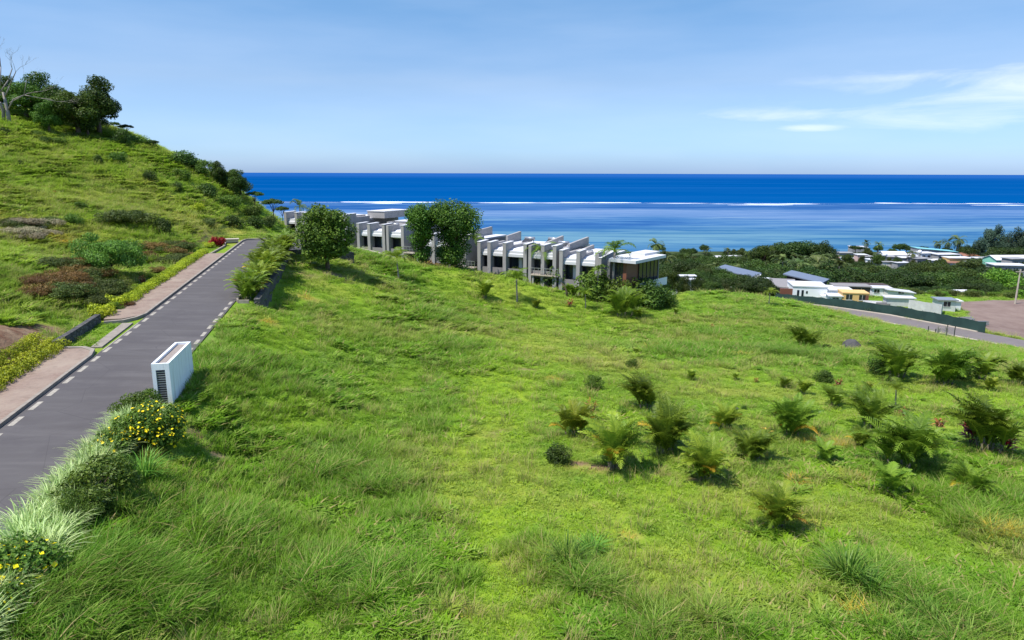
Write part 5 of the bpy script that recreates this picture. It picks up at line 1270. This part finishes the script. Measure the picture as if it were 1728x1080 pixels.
# ------------------------------------------------------------------ lower plots: green fence, white house, yellow house ...
gf = Mat('green_shade_net'); gx_ = gf.noise(.35, 5, .6); gf.l(gf.ramp(gx_, [(.35, (.006, .028, .024)), (.65, (.016, .048, .040))]), gf.b.inputs['Base Color']); gf.b.inputs['Roughness'].default_value = .8
fe = [at(1175, 490, 186), at(1290, 503.5, 166), at(1400, 514, 148), at(1500, 528, 135), at(1662, 557, 117)]
T = thing('site_fence', 'long dark green netting fence along the lower road', 'fence')
pts = []
for A, B in zip(fe[:-1], fe[1:]):
    n = max(2, int(math.hypot(B[0] - A[0], B[1] - A[1]) / 2.4))
    for i in range(n): pts.append(tuple(a + (b_ - a) * i / n for a, b_ in zip(A, B)))
pts.append(fe[-1]); m = MB()
for i, (A, B) in enumerate(zip(pts[:-1], pts[1:])):
    za, zb = h1(A[0], A[1]), h1(B[0], B[1]); q = Vector((B[0] - A[0], B[1] - A[1])).normalized(); n_ = Vector((-q.y, q.x)) * .03
    ja, jb = .08 * math.sin(i * 1.7), .08 * math.sin(i * 1.7 + 1.7); sg = .10 * math.sin(i * 2.3)
    mx, my = (A[0] + B[0]) / 2 + n_.x * sg * 30, (A[1] + B[1]) / 2 + n_.y * sg * 30; zm = (za + zb) / 2
    V = [(A[0], A[1], za), (mx, my, zm), (B[0], B[1], zb), (B[0], B[1], zb + 2.15 + jb), (mx, my, zm + 2.1 + sg * .6), (A[0], A[1], za + 2.15 + ja)]
    V = [(v[0] - n_.x, v[1] - n_.y, v[2]) for v in V] + [(v[0] + n_.x, v[1] + n_.y, v[2]) for v in V]
    m.add(V, [(0, 1, 4, 5), (1, 2, 3, 4), (11, 10, 7, 6), (10, 9, 8, 7), (5, 4, 10, 11), (4, 3, 9, 10)])
m.build('netting', gf.m, T)
for A in pts[::1]:
    m = MB(); z_ = h1(A[0], A[1]); m.tube([(A[0], A[1] + .09, z_ - .3), (A[0], A[1] + .09, z_ + 2.25)], .045, 5); m.build('post', M_FRAME, T)
l_ = at(1308, 502, 163); m = MB(); m.box(-.3, .3, -.3, .3, -.5, .35); m.box(-.2, .2, -.2, .2, .35, 2.3); m.box(-.25, .25, -.25, .25, 2.3, 2.4)
o = m.build('gate_pillar', M_WHITE); o.location = (l_[0], l_[1], h1(l_[0], l_[1])); tag(o, 'single short white pillar in front of the green fence', 'pillar')

def house(name, label, px, basepy, Y, w, d, hh, wall, roof, rz=0, roofkind='flat', over=.3, wins=3, floors=1, cat='house', group=None, zbase=None, door=False, zoff=0):
    """a small house standing at the depth Y: px is the middle of its front"""
    x, y, z = at(px, basepy, Y); z = h1(x, y) if zbase is None else zbase; z += zoff
    T = thing(name, label, cat, (x, y, z), rz, group)
    m = MB(); gb = min(-2, h1(x, y) - z - 1.5)
    if roofkind == 'mono':
        m.side([(-w / 2, gb), (w / 2, gb), (w / 2, hh * .62), (-w / 2, hh)], 0, d); m.build('wall', wall, T)
        m = MB(); m.side([(-w / 2 - over, hh + .06), (w / 2 + over, hh * .62 + .0), (w / 2 + over, hh * .62 + .2), (-w / 2 - over, hh + .26)], -over, d + over); m.build('roof', roof, T)
    elif roofkind == 'gable':
        m.box(-w / 2, w / 2, 0, d, gb, hh); m.sidex([(0, hh), (d, hh), (d / 2, hh + d * .2)], -w / 2, w / 2); m.build('wall', wall, T)
        m = MB(); m.sidex([(-over, hh + .02), (d / 2, hh + d * .2 + .08), (d / 2, hh + d * .2 + .2), (-over, hh + .14)], -w / 2 - over, w / 2 + over)
        m.sidex([(d + over, hh + .02), (d / 2 + .001, hh + d * .2 + .08), (d / 2 + .001, hh + d * .2 + .2), (d + over, hh + .14)], -w / 2 - over, w / 2 + over); m.build('roof', roof, T)
    else:
        m.box(-w / 2, w / 2, 0, d, gb, hh); m.build('wall', wall, T)
        m = MB(); m.box(-w / 2 - over, w / 2 + over, -over, d + over, hh, hh + .22); m.build('roof', roof, T)
    for fl in range(floors):
        z0 = fl * (hh / floors) + .9; z1 = min(z0 + 1.25, hh - .25)
        for k in range(wins):
            cx = -w / 2 + (k + .5) * w / wins; ww = min(1.3, w / wins * .55) / 2
            f = MB(); f.box(cx - ww, cx + ww, -.05, -.003, z0, z1); f = f.build('window', M_GLASS, T)
            q = MB(); q.box(cx - ww - .08, cx + ww + .08, -.09, -.052, z0 - .1, z0); q.box(cx - .03, cx + .03, -.08, -.053, z0, z1); q.build('frame', M_WHITE2, f)
    if door: f = MB(); f.box(w * .32, w * .32 + .9, -.05, -.003, 0, 2.0); f.build('door', M_WOOD, T)
    return T
M_SOLAR = plain('blue_grey_roof_sheets', (.15, .175, .225), .4, .1, 1)
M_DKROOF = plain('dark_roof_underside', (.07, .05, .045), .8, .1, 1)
M_STW = stone_mat('grey_stone_cladding', (.10, .09, .085), (.20, .18, .165), 2.0)
M_YEL = plain('yellow_ochre_paint', (.62, .40, .16), .7, .08, .8)
M_CORR = plain('pale_corrugated_sheet', (.50, .50, .49), .6, .2, 1.4)
M_AQUA = plain('turquoise_roof', (.20, .48, .50), .6, .1, 1)
M_MINT = plain('mint_green_paint', (.22, .52, .38), .7, .08, 1)
M_PINK = plain('pinkish_paint', (.55, .38, .33), .75, .12, 1)
M_GREYW = plain('bare_grey_blockwork', (.26, .26, .26), .85, .2, .8)
M_RUST = plain('rusty_roof', (.25, .12, .08), .8, .2, .8)
def slanthouse(label, pxL, topL, pxR, topR, Y, d, botL, botR):
    """house with a long single-pitch roof falling to the right"""
    A = at(pxL, topL, Y); B = at(pxR, topR, Y - 6); dx = Vector((B[0] - A[0], B[1] - A[1])); L2 = dx.length; rz = math.atan2(dx.y, dx.x)
    zg = h1((A[0] + B[0]) / 2, (A[1] + B[1]) / 2)
    T = thing('slanted_roof_house', label, 'house', (A[0], A[1], zg), rz)
    a, b_ = A[2] - zg, B[2] - zg
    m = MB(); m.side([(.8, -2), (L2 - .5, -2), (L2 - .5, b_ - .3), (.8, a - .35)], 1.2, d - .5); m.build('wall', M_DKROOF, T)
    m = MB(); m.side([(0, a - .3), (L2, b_ - .25), (L2, b_), (0, a)], 0, d); m.build('roof', M_SOLAR, T)
    f = MB(); f.side([(2, 1.5), (L2 * .55, 1.5), (L2 * .55, b_ - .5 + (a - b_) * .45), (2, a - .95)], 1.12, 1.197); f.build('window', M_GLASS, T)
    return T
slanthouse('dark house with long blue-grey slanted roof behind the roadside trees', 1206, 451, 1270, 466, 190, 9, 0, 0)
slanthouse('dark house with long blue-grey slanted roof behind the white house', 1321, 460.5, 1387, 476, 186, 9, 0, 0)
def flatroof(name, label, pts, th, wallm, roofm, gz=None, inset=.6):
    """flat-roofed volume whose roof corners are given by pts (pixel, pixel, depth)"""
    Q = [at(*p) for p in pts]; zt = sum(q[2] for q in Q) / len(Q); cx = sum(q[0] for q in Q) / len(Q); cy = sum(q[1] for q in Q) / len(Q); zg = h1(cx, cy)
    T = thing(name, label, 'house', (cx, cy, zg)); L = [(q[0] - cx, q[1] - cy) for q in Q]
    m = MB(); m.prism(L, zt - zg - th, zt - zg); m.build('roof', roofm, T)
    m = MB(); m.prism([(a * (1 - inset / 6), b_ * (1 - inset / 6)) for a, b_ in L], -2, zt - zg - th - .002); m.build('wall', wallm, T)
    return T
flatroof('carport', 'white flat-roofed carport between the two slanted-roof houses', [(1275, 475, 172), (1300, 474, 170), (1302, 470, 182), (1272, 470, 186)], .3, M_DKROOF, M_WHITE)
flatroof('flat_roofed_house', 'white flat roof edge right below the left slanted roof', [(1232, 467, 180), (1282, 469, 176), (1284, 465, 190), (1236, 464, 194)], .4, M_CONC2, M_WHITE)
flatroof('flat_roofed_house', 'grey stone-clad house left of the white house', [(1300, 477, 168), (1341, 477.5, 166), (1341, 474, 180), (1298, 474, 182)], .25, M_STW, M_CONC2)
# white house: two volumes
T = house('white_house', 'white flat-roofed house with dark windows behind the green fence', 1366, 500, 160, 7.6, 8, 3.3, M_WHITE, M_ROOF, R(-12), wins=0, over=.15)
m = MB(); [m.box(a, a + .5, -.04, -.003, 1.0, 2.5) for a in (-2.9, -1.9)]; m.box(-.9, -.5, -.04, -.003, 1.7, 2.3); m.build('window', M_GLASS, T)
m = MB(); m.box(-6.6, -3.81, .5, 1.2, -2, 2.6); m.build('garage_door', M_WOOD, T)
m = MB(); m.box(2.2, 8.6, -2.6, -.15, -2, 1.7); m.build('front_wing', M_WHITE, T); m = MB(); m.box(3.81, 9.5, 1.0, 8.0, 0, 2.5); m.build('rear_wing', M_WHITE, T); m = MB(); m.box(3.7, 9.9, .8, 8.2, 2.5, 2.75); m.build('canopy', M_ROOF, T)
house('yellow_house', 'small yellow ochre building with dark doorway behind the fence', 1443, 508, 150, 5.4, 4.5, 2.3, M_YEL, M_YEL, R(-12), wins=2, over=.12, door=True)
house('outbuilding', 'low white outbuilding left of the yellow building', 1410, 502, 151, 2.6, 3.5, 1.8, M_WHITE, M_ROOF, R(-12), wins=1)
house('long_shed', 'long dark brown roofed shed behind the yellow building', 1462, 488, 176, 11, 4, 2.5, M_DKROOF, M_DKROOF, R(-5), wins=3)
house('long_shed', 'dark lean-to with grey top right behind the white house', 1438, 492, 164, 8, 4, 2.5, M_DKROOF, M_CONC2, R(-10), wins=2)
house('site_cabin', 'white site cabin right of the long brown shed', 1487, 494, 166, 4.4, 3, 2.0, M_WHITE, M_ROOF, R(-8), wins=2)
house('site_shed', 'white shed with pale sagging roof sheets beside the cabin', 1520, 497, 163, 6.0, 3.5, 1.6, M_WHITE2, M_CORR, R(-8), roofkind='mono', wins=1)
T = thing('corrugated_fence', 'stained white corrugated sheet wall behind the green fence', 'fence')
fp = [at(1532, 521, 141), at(1560, 526, 138), at(1588, 530, 136), at(1590, 524, 141)]
cf = MB()
for A, B in zip(fp[:-1], fp[1:]):
    n = 26
    for i in range(n):
        a = [A[k] + (B[k] - A[k]) * i / n for k in range(3)]; b_ = [A[k] + (B[k] - A[k]) * (i + 1) / n for k in range(3)]; o_ = .05 * (-1) ** i; z_ = h1(*a[:2])
        cf.add([(a[0], a[1] + o_, z_), (b_[0], b_[1] - o_, z_), (b_[0], b_[1] - o_, z_ + 2.3), (a[0], a[1] + o_, z_ + 2.3)], [(0, 1, 2, 3)])
cf.build('sheets', M_CORR, T)
house('site_shed', 'small shed with light grey roof at the end of the corrugated wall', 1597, 520, 142, 3.4, 3.0, 2.2, M_WHITE2, M_METAL, R(-10), wins=1, over=.35)
house('container', 'grey-white storage container left of the corrugated wall', 1518, 515, 146, 5.5, 2.4, 1.8, M_CORR, M_ROOF, R(-12), wins=0, cat='container')
house('lean_to', 'low white plastered hut at the right of the sheds', 1612, 520, 144, 2.0, 2.4, 1.8, M_WHITE, M_WHITE2, R(-10), wins=0, cat='hut')
for i, (px, py, Y, sx_, sy_, mm, lab) in enumerate([(1472, 512, 148, 3.5, 1.2, M_WHITE2, 'stack of pale building boards right of the yellow building'), (1488, 516, 146, 2.5, 1.2, M_CONC2, 'dark heap of materials beside the boards'), (1650, 541, 128, 3.6, .7, M_METAL, 'stack of grey pipes behind the end of the fence'), (1630, 536, 131, 3.0, 1.2, M_CONC, 'grey rubble pile by the end of the fence')]):
    x, y, z = at(px, py, Y); m = MB(); r = random.Random(i)
    for k in range(7): m.box(-sx_ / 2 + r.uniform(-.3, .3), sx_ / 2 + r.uniform(-.3, .3), -sy_ / 2 + k * sy_ / 7, -sy_ / 2 + (k + .8) * sy_ / 7, 0, .3 + r.uniform(0, .6))
    o = m.build('building_materials', mm); o.location = (x, y, h1(x, y)); o.rotation_euler = (0, 0, R(-15 + i * 9)); tag(o, lab, 'materials')
house('white_pavilion_hut', 'low long building with dark flat roof in the green behind the sheds', 1602, 494, 185, 9, 3, 1.6, M_DKROOF, M_CONC2, R(0), wins=0)
house('white_tent', 'small white roof low in the bushes behind the brown lot', 1623, 503, 176, 3.2, 3, 1.1, M_WHITE, M_ROOF, R(0), roofkind='gable', wins=0, cat='hut')
for px, py, Y, w, lab in [(1158, 472, 150, 4, 'white wall fragment glimpsed among the grey-green trees'), (1170, 478, 146, 3.4, 'white low roof in the trees right of the pavilion'), (1128, 478, 144, 4, 'white terrace roof just right of the pavilion'), (1200, 492, 150, 9, 'low pale garden wall behind the roadside trees'), (1245, 497, 155, 6, 'pale wall section behind the roadside trees')]:
    house('garden_wall', lab, px, py, Y, w, 1.6, (at(px, py - 6, Y)[2] - h1(*at(px, py, Y)[:2])) if at(px, py - 6, Y)[2] - h1(*at(px, py, Y)[:2]) > 1 else 1.5, M_WHITE2, M_ROOF, 0, wins=0, cat='wall')
# bare bushes in a wire guard by the lower road
l_ = at(1588, 560, 112); zl = h1(l_[0], l_[1])
T = thing('wire_guard', 'see-through wire cage on four posts beside the lower road', 'cage', (l_[0], l_[1], zl))
for a, b_ in ((-1.6, -1), (1.6, -1), (-1.6, 1), (1.6, 1)): m = MB(); m.box(a - .05, a + .05, b_ - .05, b_ + .05, -.2, 2.2 if a > 0 else 1.7); m.build('post', M_FRAME, T)
m = MB()
for k in range(7): m.box(-1.6, 1.6, -1.0, -.985, .2 + k * .25, .215 + k * .25)
for k in range(12): m.box(-1.5 + k * .27, -1.485 + k * .27, -1.02, -1.005, 0, 1.8)
m.build('mesh', M_METAL, T)
r = random.Random(4)
for q, (ox, lab) in enumerate(((-.5, 'left leafless grey bush inside the wire cage'), (.9, 'right leafless grey bush inside the wire cage'))):
    m = MB()
    for k in range(60):
        a = r.uniform(0, 6.28); e_ = r.uniform(.3, 1.4); l2 = r.uniform(.4, 1.0); p0 = Vector((0, 0, r.uniform(.6, 1.5))); p1 = p0 + Vector((math.cos(a) * math.cos(e_), math.sin(a) * math.cos(e_), math.sin(e_))) * l2
        m.tube([p0, p1], [.022, .008], 3)
    m.tube([(0, 0, -.1), (0, 0, 1.5)], [.06, .03], 5); o = m.build('bare_bush', M_PALEBARK); o.location = (l_[0] + ox, l_[1], zl); tag(o, lab, 'bush')
P('thinpalm', 'leaning_tree', 'small leaning olive tree at the left end of the lower road', 'tree', 1297, 513, 30)

# ------------------------------------------------------------------ village by the shore
VG = 'village houses near the shore'
for px, top, Y, w, d, hh, wm, rm, kd, fl, lab in [
    (1451, 415, 420, 11, 9, 5, M_GREYW, M_ROOF, 'flat', 2, 'grey two-storey house with white roof nearest the water on the left'),
    (1428, 425, 400, 10, 8, 4.5, M_GREYW, M_GREYW, 'flat', 1, 'grey flat house at the shore left of the village'),
    (1418, 441, 350, 9, 8, 6.5, M_PINK, M_PINK, 'flat', 2, 'pinkish house at the left end of the village'),
    (1436, 434, 365, 7, 7, 7, M_WHITE, M_ROOF, 'flat', 2, 'white narrow house beside the pinkish one'),
    (1422, 432, 380, 8, 6, 4, M_WHITE2, M_RUST, 'gable', 1, 'house with reddish roof behind the pinkish one'),
    (1512, 422, 330, 13, 9, 6, M_WHITE2, M_ROOF, 'gable', 2, 'white house with pale pitched roof in the village centre'),
    (1497, 431, 325, 9, 7, 5, M_GREYW, M_GREYW, 'flat', 1, 'grey house left of the pale pitched roof'),
    (1583, 417, 330, 22, 10, 4.0, M_GREYW, M_AQUA, 'mono', 1, 'large house with turquoise roof'),
    (1568, 425, 322, 10, 8, 6, M_WHITE, M_ROOF, 'flat', 2, 'white two-storey house in front of the turquoise roof'),
    (1602, 427, 318, 13, 8, 6, M_GREYW, M_ROOF, 'flat', 2, 'pale grey block right of the white two-storey house'),
    (1560, 434, 312, 9, 8, 6, M_CONC2, M_GREYW, 'flat', 2, 'dark grey house at the centre front of the village'),
    (1588, 437, 308, 9, 7, 5, M_GREYW, M_WHITE2, 'flat', 1, 'low grey house with light roof in front of the grey block'),
    (1622, 433, 305, 12, 8, 4.5, M_YEL, M_ROOF, 'flat', 1, 'yellowish walled house with pale roof'),
    (1572, 445, 300, 12, 6, 3, M_WHITE2, M_ROOF, 'flat', 1, 'long low white roof at the front of the village'),
    (1668, 434, 290, 8, 8, 4, M_GREYW, M_ROOF, 'flat', 1, 'small grey house half hidden in trees on the right'),
    (1712, 428, 262, 17, 9, 6.0, M_MINT, M_ROOF, 'gable', 2, 'mint green house with white roof at the right edge'),
    (1722, 434, 252, 8, 6, 6, M_GREYW, M_GREYW, 'flat', 2, 'grey blockwork part beside the mint green house'),
    (1708, 445, 240, 13, 8, 6, M_GREYW, M_ROOF, 'flat', 2, 'grey house with white overhanging roof at the right edge'),
    (1235, 430, 330, 16, 10, 4, M_WHITE2, M_ROOF, 'gable', 1, 'white roof rising from the trees left of the big trees'),
    (1160, 434, 330, 6, 6, 4, M_WHITE2, M_ROOF, 'flat', 1, 'tiny white roof among trees far left of the village'),
    (1276, 448, 270, 8, 6, 4, M_WHITE2, M_ROOF, 'flat', 1, 'white wall glimpsed between palms in the middle'),
    (1535, 433, 318, 8, 7, 5, M_GREYW, M_WHITE2, 'flat', 1, 'grey house between the pitched roof and the white block'),
    (1640, 424, 335, 10, 8, 4.5, M_WHITE2, M_RUST, 'gable', 1, 'house with reddish roof behind the yellowish one'),
    (1480, 436, 322, 8, 6, 4, M_WHITE, M_ROOF, 'flat', 1, 'small white house under the white globe at the village left'),
    (1502, 440, 312, 7, 6, 4, M_WHITE2, M_GREYW, 'flat', 1, 'small pale house low in the trees below the pitched roof'),
    (1525, 441, 306, 7, 6, 4, M_GREYW, M_ROOF, 'flat', 1, 'little grey house with white roof left of the long low roof'),
    (1547, 428, 328, 6, 6, 5, M_WHITE, M_WHITE2, 'flat', 2, 'narrow white house between the two white tanks'),
    (1608, 441, 300, 7, 6, 4, M_WHITE2, M_RUST, 'flat', 1, 'small rusty-roofed house below the yellowish one'),
    (1650, 440, 292, 7, 6, 4, M_WHITE, M_ROOF, 'flat', 1, 'small white house left of the half hidden grey one'),
    (1690, 440, 270, 6, 6, 4, M_WHITE2, M_GREYW, 'flat', 1, 'small pale house left of the mint green one'),
    (1456, 428, 352, 6, 6, 4, M_PINK, M_ROOF, 'flat', 1, 'small pink house right of the white narrow one'),
    (1470, 431, 350, 7, 7, 5, M_GREYW, M_GREYW, 'flat', 1, 'grey block on the slope left of the white globe')]:
    x, y, zt = at(px, top, Y)
    if kd == 'gable': hh2 = hh; zb = zt - hh - d * .2 - .2
    else: zb = zt - hh - .22
    house('village_house', lab, px, top, Y, w * .82, d * .8, hh, wm, rm, R(random.Random(px).uniform(-18, 12)), kd, .35, max(2, int(w / 3)), fl, 'house', VG, zbase=zb)
for px, py, Y, r_, lab in [(1493, 428, 322, 1.15, 'white round water tank at the left of the village'), (1552, 423, 320, .95, 'white round water tank between the village houses')]:
    x, y, z = at(px, py, Y); T = thing('water_tank', lab, 'water tank', (x, y, z))
    m = MB(); k = [(0, -1), (.7, -.7), (1, 0), (.7, .7), (.35, .93), (0, 1)]; m.tube([(0, 0, v * r_) for u_, v in k], [max(u_, .02) * r_ for u_, v in k], 14); m.build('tank', M_WHITE, T, True)
    m = MB(); m.box(-.4, .4, -.4, .4, h1(x, y) - z - .5, -r_ * .9); m.build('stand', M_GREYW, T)
x, y, zt = at(1722, 452, 150); zg = h1(x, y); T = thing('utility_pole', 'pale concrete utility pole at the right edge before the bright green tree', 'pole', (x, y, zg))
m = MB(); m.tube([(0, 0, -.5), (0, 0, zt - zg)], [.22, .13], 8); m.build('pole', M_PALEK, T); m = MB(); m.box(-.9, .9, -.08, .08, zt - zg - .6, zt - zg - .45); m.build('crossarm', M_PALEK, T)

# ------------------------------------------------------------------ woods between the field and the shore
named = [('tree_d', 1345, 403, 300, 1.05, 'broad flat-crowned dark tree, highest of the big trees before the lagoon'), ('tree_a', 1385, 403, 296, 1.05, 'right one of the two highest trees before the lagoon'), ('tree_f', 1290, 410, 305, 1.0, 'rounded tree left of the highest pair'), ('tree_a', 1315, 412, 300, .9, 'rounded tree touching the highest pair on the left'),
         ('tree_a', 1403, 425, 280, .9, 'tree at the right shoulder of the highest pair'), ('tree_e', 1690, 449, 215, 1.15, 'bright green rounded tree at the right'), ('tree_d', 1520, 408, 385, .8, 'dark umbrella tree on the shore left of the turquoise roof'), ('tree_c', 1553, 415, 375, .9, 'dull green tree right of the dark umbrella tree'),
         ('tree_a', 1638, 410, 340, 1.15, 'wide dark rounded tree right of the turquoise roof'), ('casuarina', 1683, 374, 330, 1.0, 'tallest feathery casuarina on the right'), ('casuarina', 1656, 396, 338, .8, 'lower feathery casuarina left of the tallest'), ('casuarina', 1722, 378, 320, .9, 'feathery casuarina cut by the right edge'), ('casuarina', 1705, 398, 322, 1, 'feathery casuarina between the tallest and the edge one'),
         ('tree_d', 1705, 412, 300, 1.1, 'layered dark tree under the casuarinas'), ('tree_a', 1672, 422, 300, 1.0, 'dark tree at the foot of the tallest casuarina'), ('tree_f', 1655, 432, 280, 1, 'green tree in front of the village right side'), ('tree_c', 1465, 416, 390, .9, 'olive tree right of the house nearest the water'),
         ('tree_f', 1545, 440, 240, 1.0, 'brownish green tree at the centre front of the woods'), ('tree_a', 1180, 460, 140, .45, 'grey-green tree at the left end of the lower fence'), ('tree_f', 1130, 452, 130, .5, 'rounded bushy tree right of the pavilion'), ('tree_c', 1155, 462, 134, .5, 'olive bushy tree second right of the pavilion'),
         ('tree_a', 1200, 456, 150, .5, 'layered dark tree before the left slanted-roof house'), ('tree_d', 1228, 478, 148, .5, 'dark low tree before the flat white roof'), ('tree_a', 1252, 476, 150, .5, 'dark bushy tree right of the yellow-green one'), ('tree_e', 1237, 462, 156, .35, 'small yellow-green tree before the left slanted roof'), ('tree_a', 1112, 478, 118, .45, 'dark tree leaning on the right of the pavilion'), ('tree_b', 1272, 488, 150, .4, 'low olive tree where the lower road begins')]
for kd, px, top, Y, wx_, lab in named: PT(kd, 'tree', lab, 'tree', px, top, Y, 'trees one can tell apart between field and shore', sink=.3, wx=wx_ * (1.0 if Y > 200 else 1.25))
rw_ = random.Random(12)
WG = 'trees of the dense wood between the lower road and the village'
ORD = ['first', 'second', 'third', 'fourth', 'fifth', 'sixth', 'seventh', 'eighth', 'ninth', 'tenth', 'eleventh', 'twelfth', 'thirteenth', 'fourteenth', 'fifteenth', 'sixteenth', 'seventeenth', 'eighteenth', 'nineteenth', 'twentieth'] + ['twenty-' + q for q in ('first', 'second', 'third', 'fourth', 'fifth', 'sixth', 'seventh', 'eighth')]
def wood(n, x0, x1, fY, tops, kinds, lab, grp, wx=(.9, 1.3)):
    for i in range(n):
        px = x0 + (x1 - x0) * (i + rw_.uniform(.1, .9)) / n; Y = rw_.uniform(*fY); f = (Y - fY[0]) / (fY[1] - fY[0])
        top = tops[0] + (tops[1] - tops[0]) * f + rw_.uniform(-8, 5)
        PT(rw_.choice(kinds), 'tree', ORD[i] + ' from the left among the ' + lab, 'tree', px, top, Y, grp, sink=.3, wx=rw_.uniform(*wx))
K_ = ['tree_a', 'tree_b', 'tree_c', 'tree_f', 'tree_a', 'tree_d']
wood(28, 1400, 1735, (205, 262), (460, 439), K_, 'taller trees of the wood below the village', WG, (1.0, 1.45))
wood(16, 1400, 1735, (190, 202), (484, 472), K_, 'front row trees beyond the brown lot', WG, (.9, 1.4))
wood(24, 1110, 1410, (215, 300), (448, 432), K_, 'trees of the wood behind the slanted-roof houses', 'trees of the wood behind the slanted-roof houses')
wood(28, 1105, 1330, (290, 410), (434, 417), K_, 'small trees along the shore left of the big trees', 'shore trees left of the big trees')
wood(18, 1440, 1735, (335, 420), (427, 413), ['tree_a', 'tree_c', 'tree_d', 'tree_f'], 'dark trees along the shore by the village', 'shore trees by the village', (.8, 1.1))
wood(20, 1108, 1235, (135, 215), (474, 440), K_, 'trees right of the white-roofed pavilion', 'trees right of the pavilion', (.6, .9))
wood(26, 1430, 1735, (272, 330), (447, 430), K_, 'trees among the village houses', 'trees among the village houses', (.5, .7))
wood(12, 1180, 1300, (136, 156), (480, 464), ['tree_a', 'tree_f', 'tree_c', 'tree_d'], 'dark trees along the left end of the lower fence', 'dark trees along the left part of the lower fence', (.6, .95))
wood(20, 1130, 1420, (200, 235), (456, 448), K_, 'trees behind the slanted-roof houses', 'trees right behind the slanted-roof houses')
CO = [(938, 402, 390, 'coconut palm whose top shows over the right grey house'), (1110, 402, 300, 'dark coconut palm against the lagoon above the pavilion'), (1120, 422, 290, 'coconut palm below the one above the pavilion'), (1132, 428, 240, 'pale coconut palm right of the pavilion roof'), (1191, 416, 330, 'coconut palm left of the white roof in the trees'),
      (1230, 417, 340, 'coconut palm right behind the white roof in the trees'), (1259, 421, 335, 'coconut palm left of the big trees'), (1463, 402, 380, 'coconut palm left of the dark umbrella tree'), (1484, 406, 385, 'small dark coconut palm beside the umbrella tree'), (1580, 403, 360, 'coconut palm above the turquoise roof'), (1598, 398, 350, 'left of two taller coconut palms right of the turquoise roof'),
      (1617, 395, 350, 'right of two taller coconut palms right of the turquoise roof'), (1538, 421, 315, 'pale coconut palm between the village houses'), (1675, 428, 270, 'coconut palm before the mint green house'), (1325, 428, 240, 'leftmost coconut palm in the grove before the big trees'), (1342, 436, 230, 'short coconut palm, second in the grove before the big trees'), (1358, 426, 245, 'third coconut palm in the grove before the big trees'),
      (1378, 430, 235, 'fourth coconut palm in the grove before the big trees'), (1395, 424, 245, 'fifth coconut palm, near the right end of the grove'), (1300, 438, 235, 'low coconut palm left of the grove'), (1388, 446, 220, 'lowest coconut palm at the front right of the grove'), (1216, 440, 225, 'coconut palm behind the left slanted roof'), (1250, 446, 225, 'yellowish coconut palm behind the left slanted roof'), (1420, 436, 235, 'coconut palm in front of the pinkish house')]
for i, (px, top, Y, lab) in enumerate(CO): PT(('coco_a', 'coco_b', 'coco_c')[i % 3], 'coconut_palm', lab, 'palm', px, top, Y, 'coconut palms near the shore', wx=1.0)
sc_ = Mat('low_scrub'); 
sb = []
for (px, py, Y, w_, k) in [(1560, 500, 172, 14, 8), (1620, 503, 170, 14, 8), (1690, 501, 165, 14, 10), (1500, 497, 176, 10, 5), (1640, 496, 180, 16, 6), (1440, 484, 196, 12, 5)]:
    for i in range(k):
        x, y, z = at(px, py, Y); x += rw_.uniform(-w_, w_) * .7; y += rw_.uniform(-4, 4)
        place(rw_.choice(['shrub_b', 'shrub_g', 'shrub_c']), 'bush', 'low light green bush at the foot of the wood beyond the brown lot', 'bush', (x, y, h1(x, y) - .1), rw_.uniform(1.2, 2.4), group='low bushes along the foot of the wood', wx=1.3)
bpy.data.materials.remove(sc_.m)
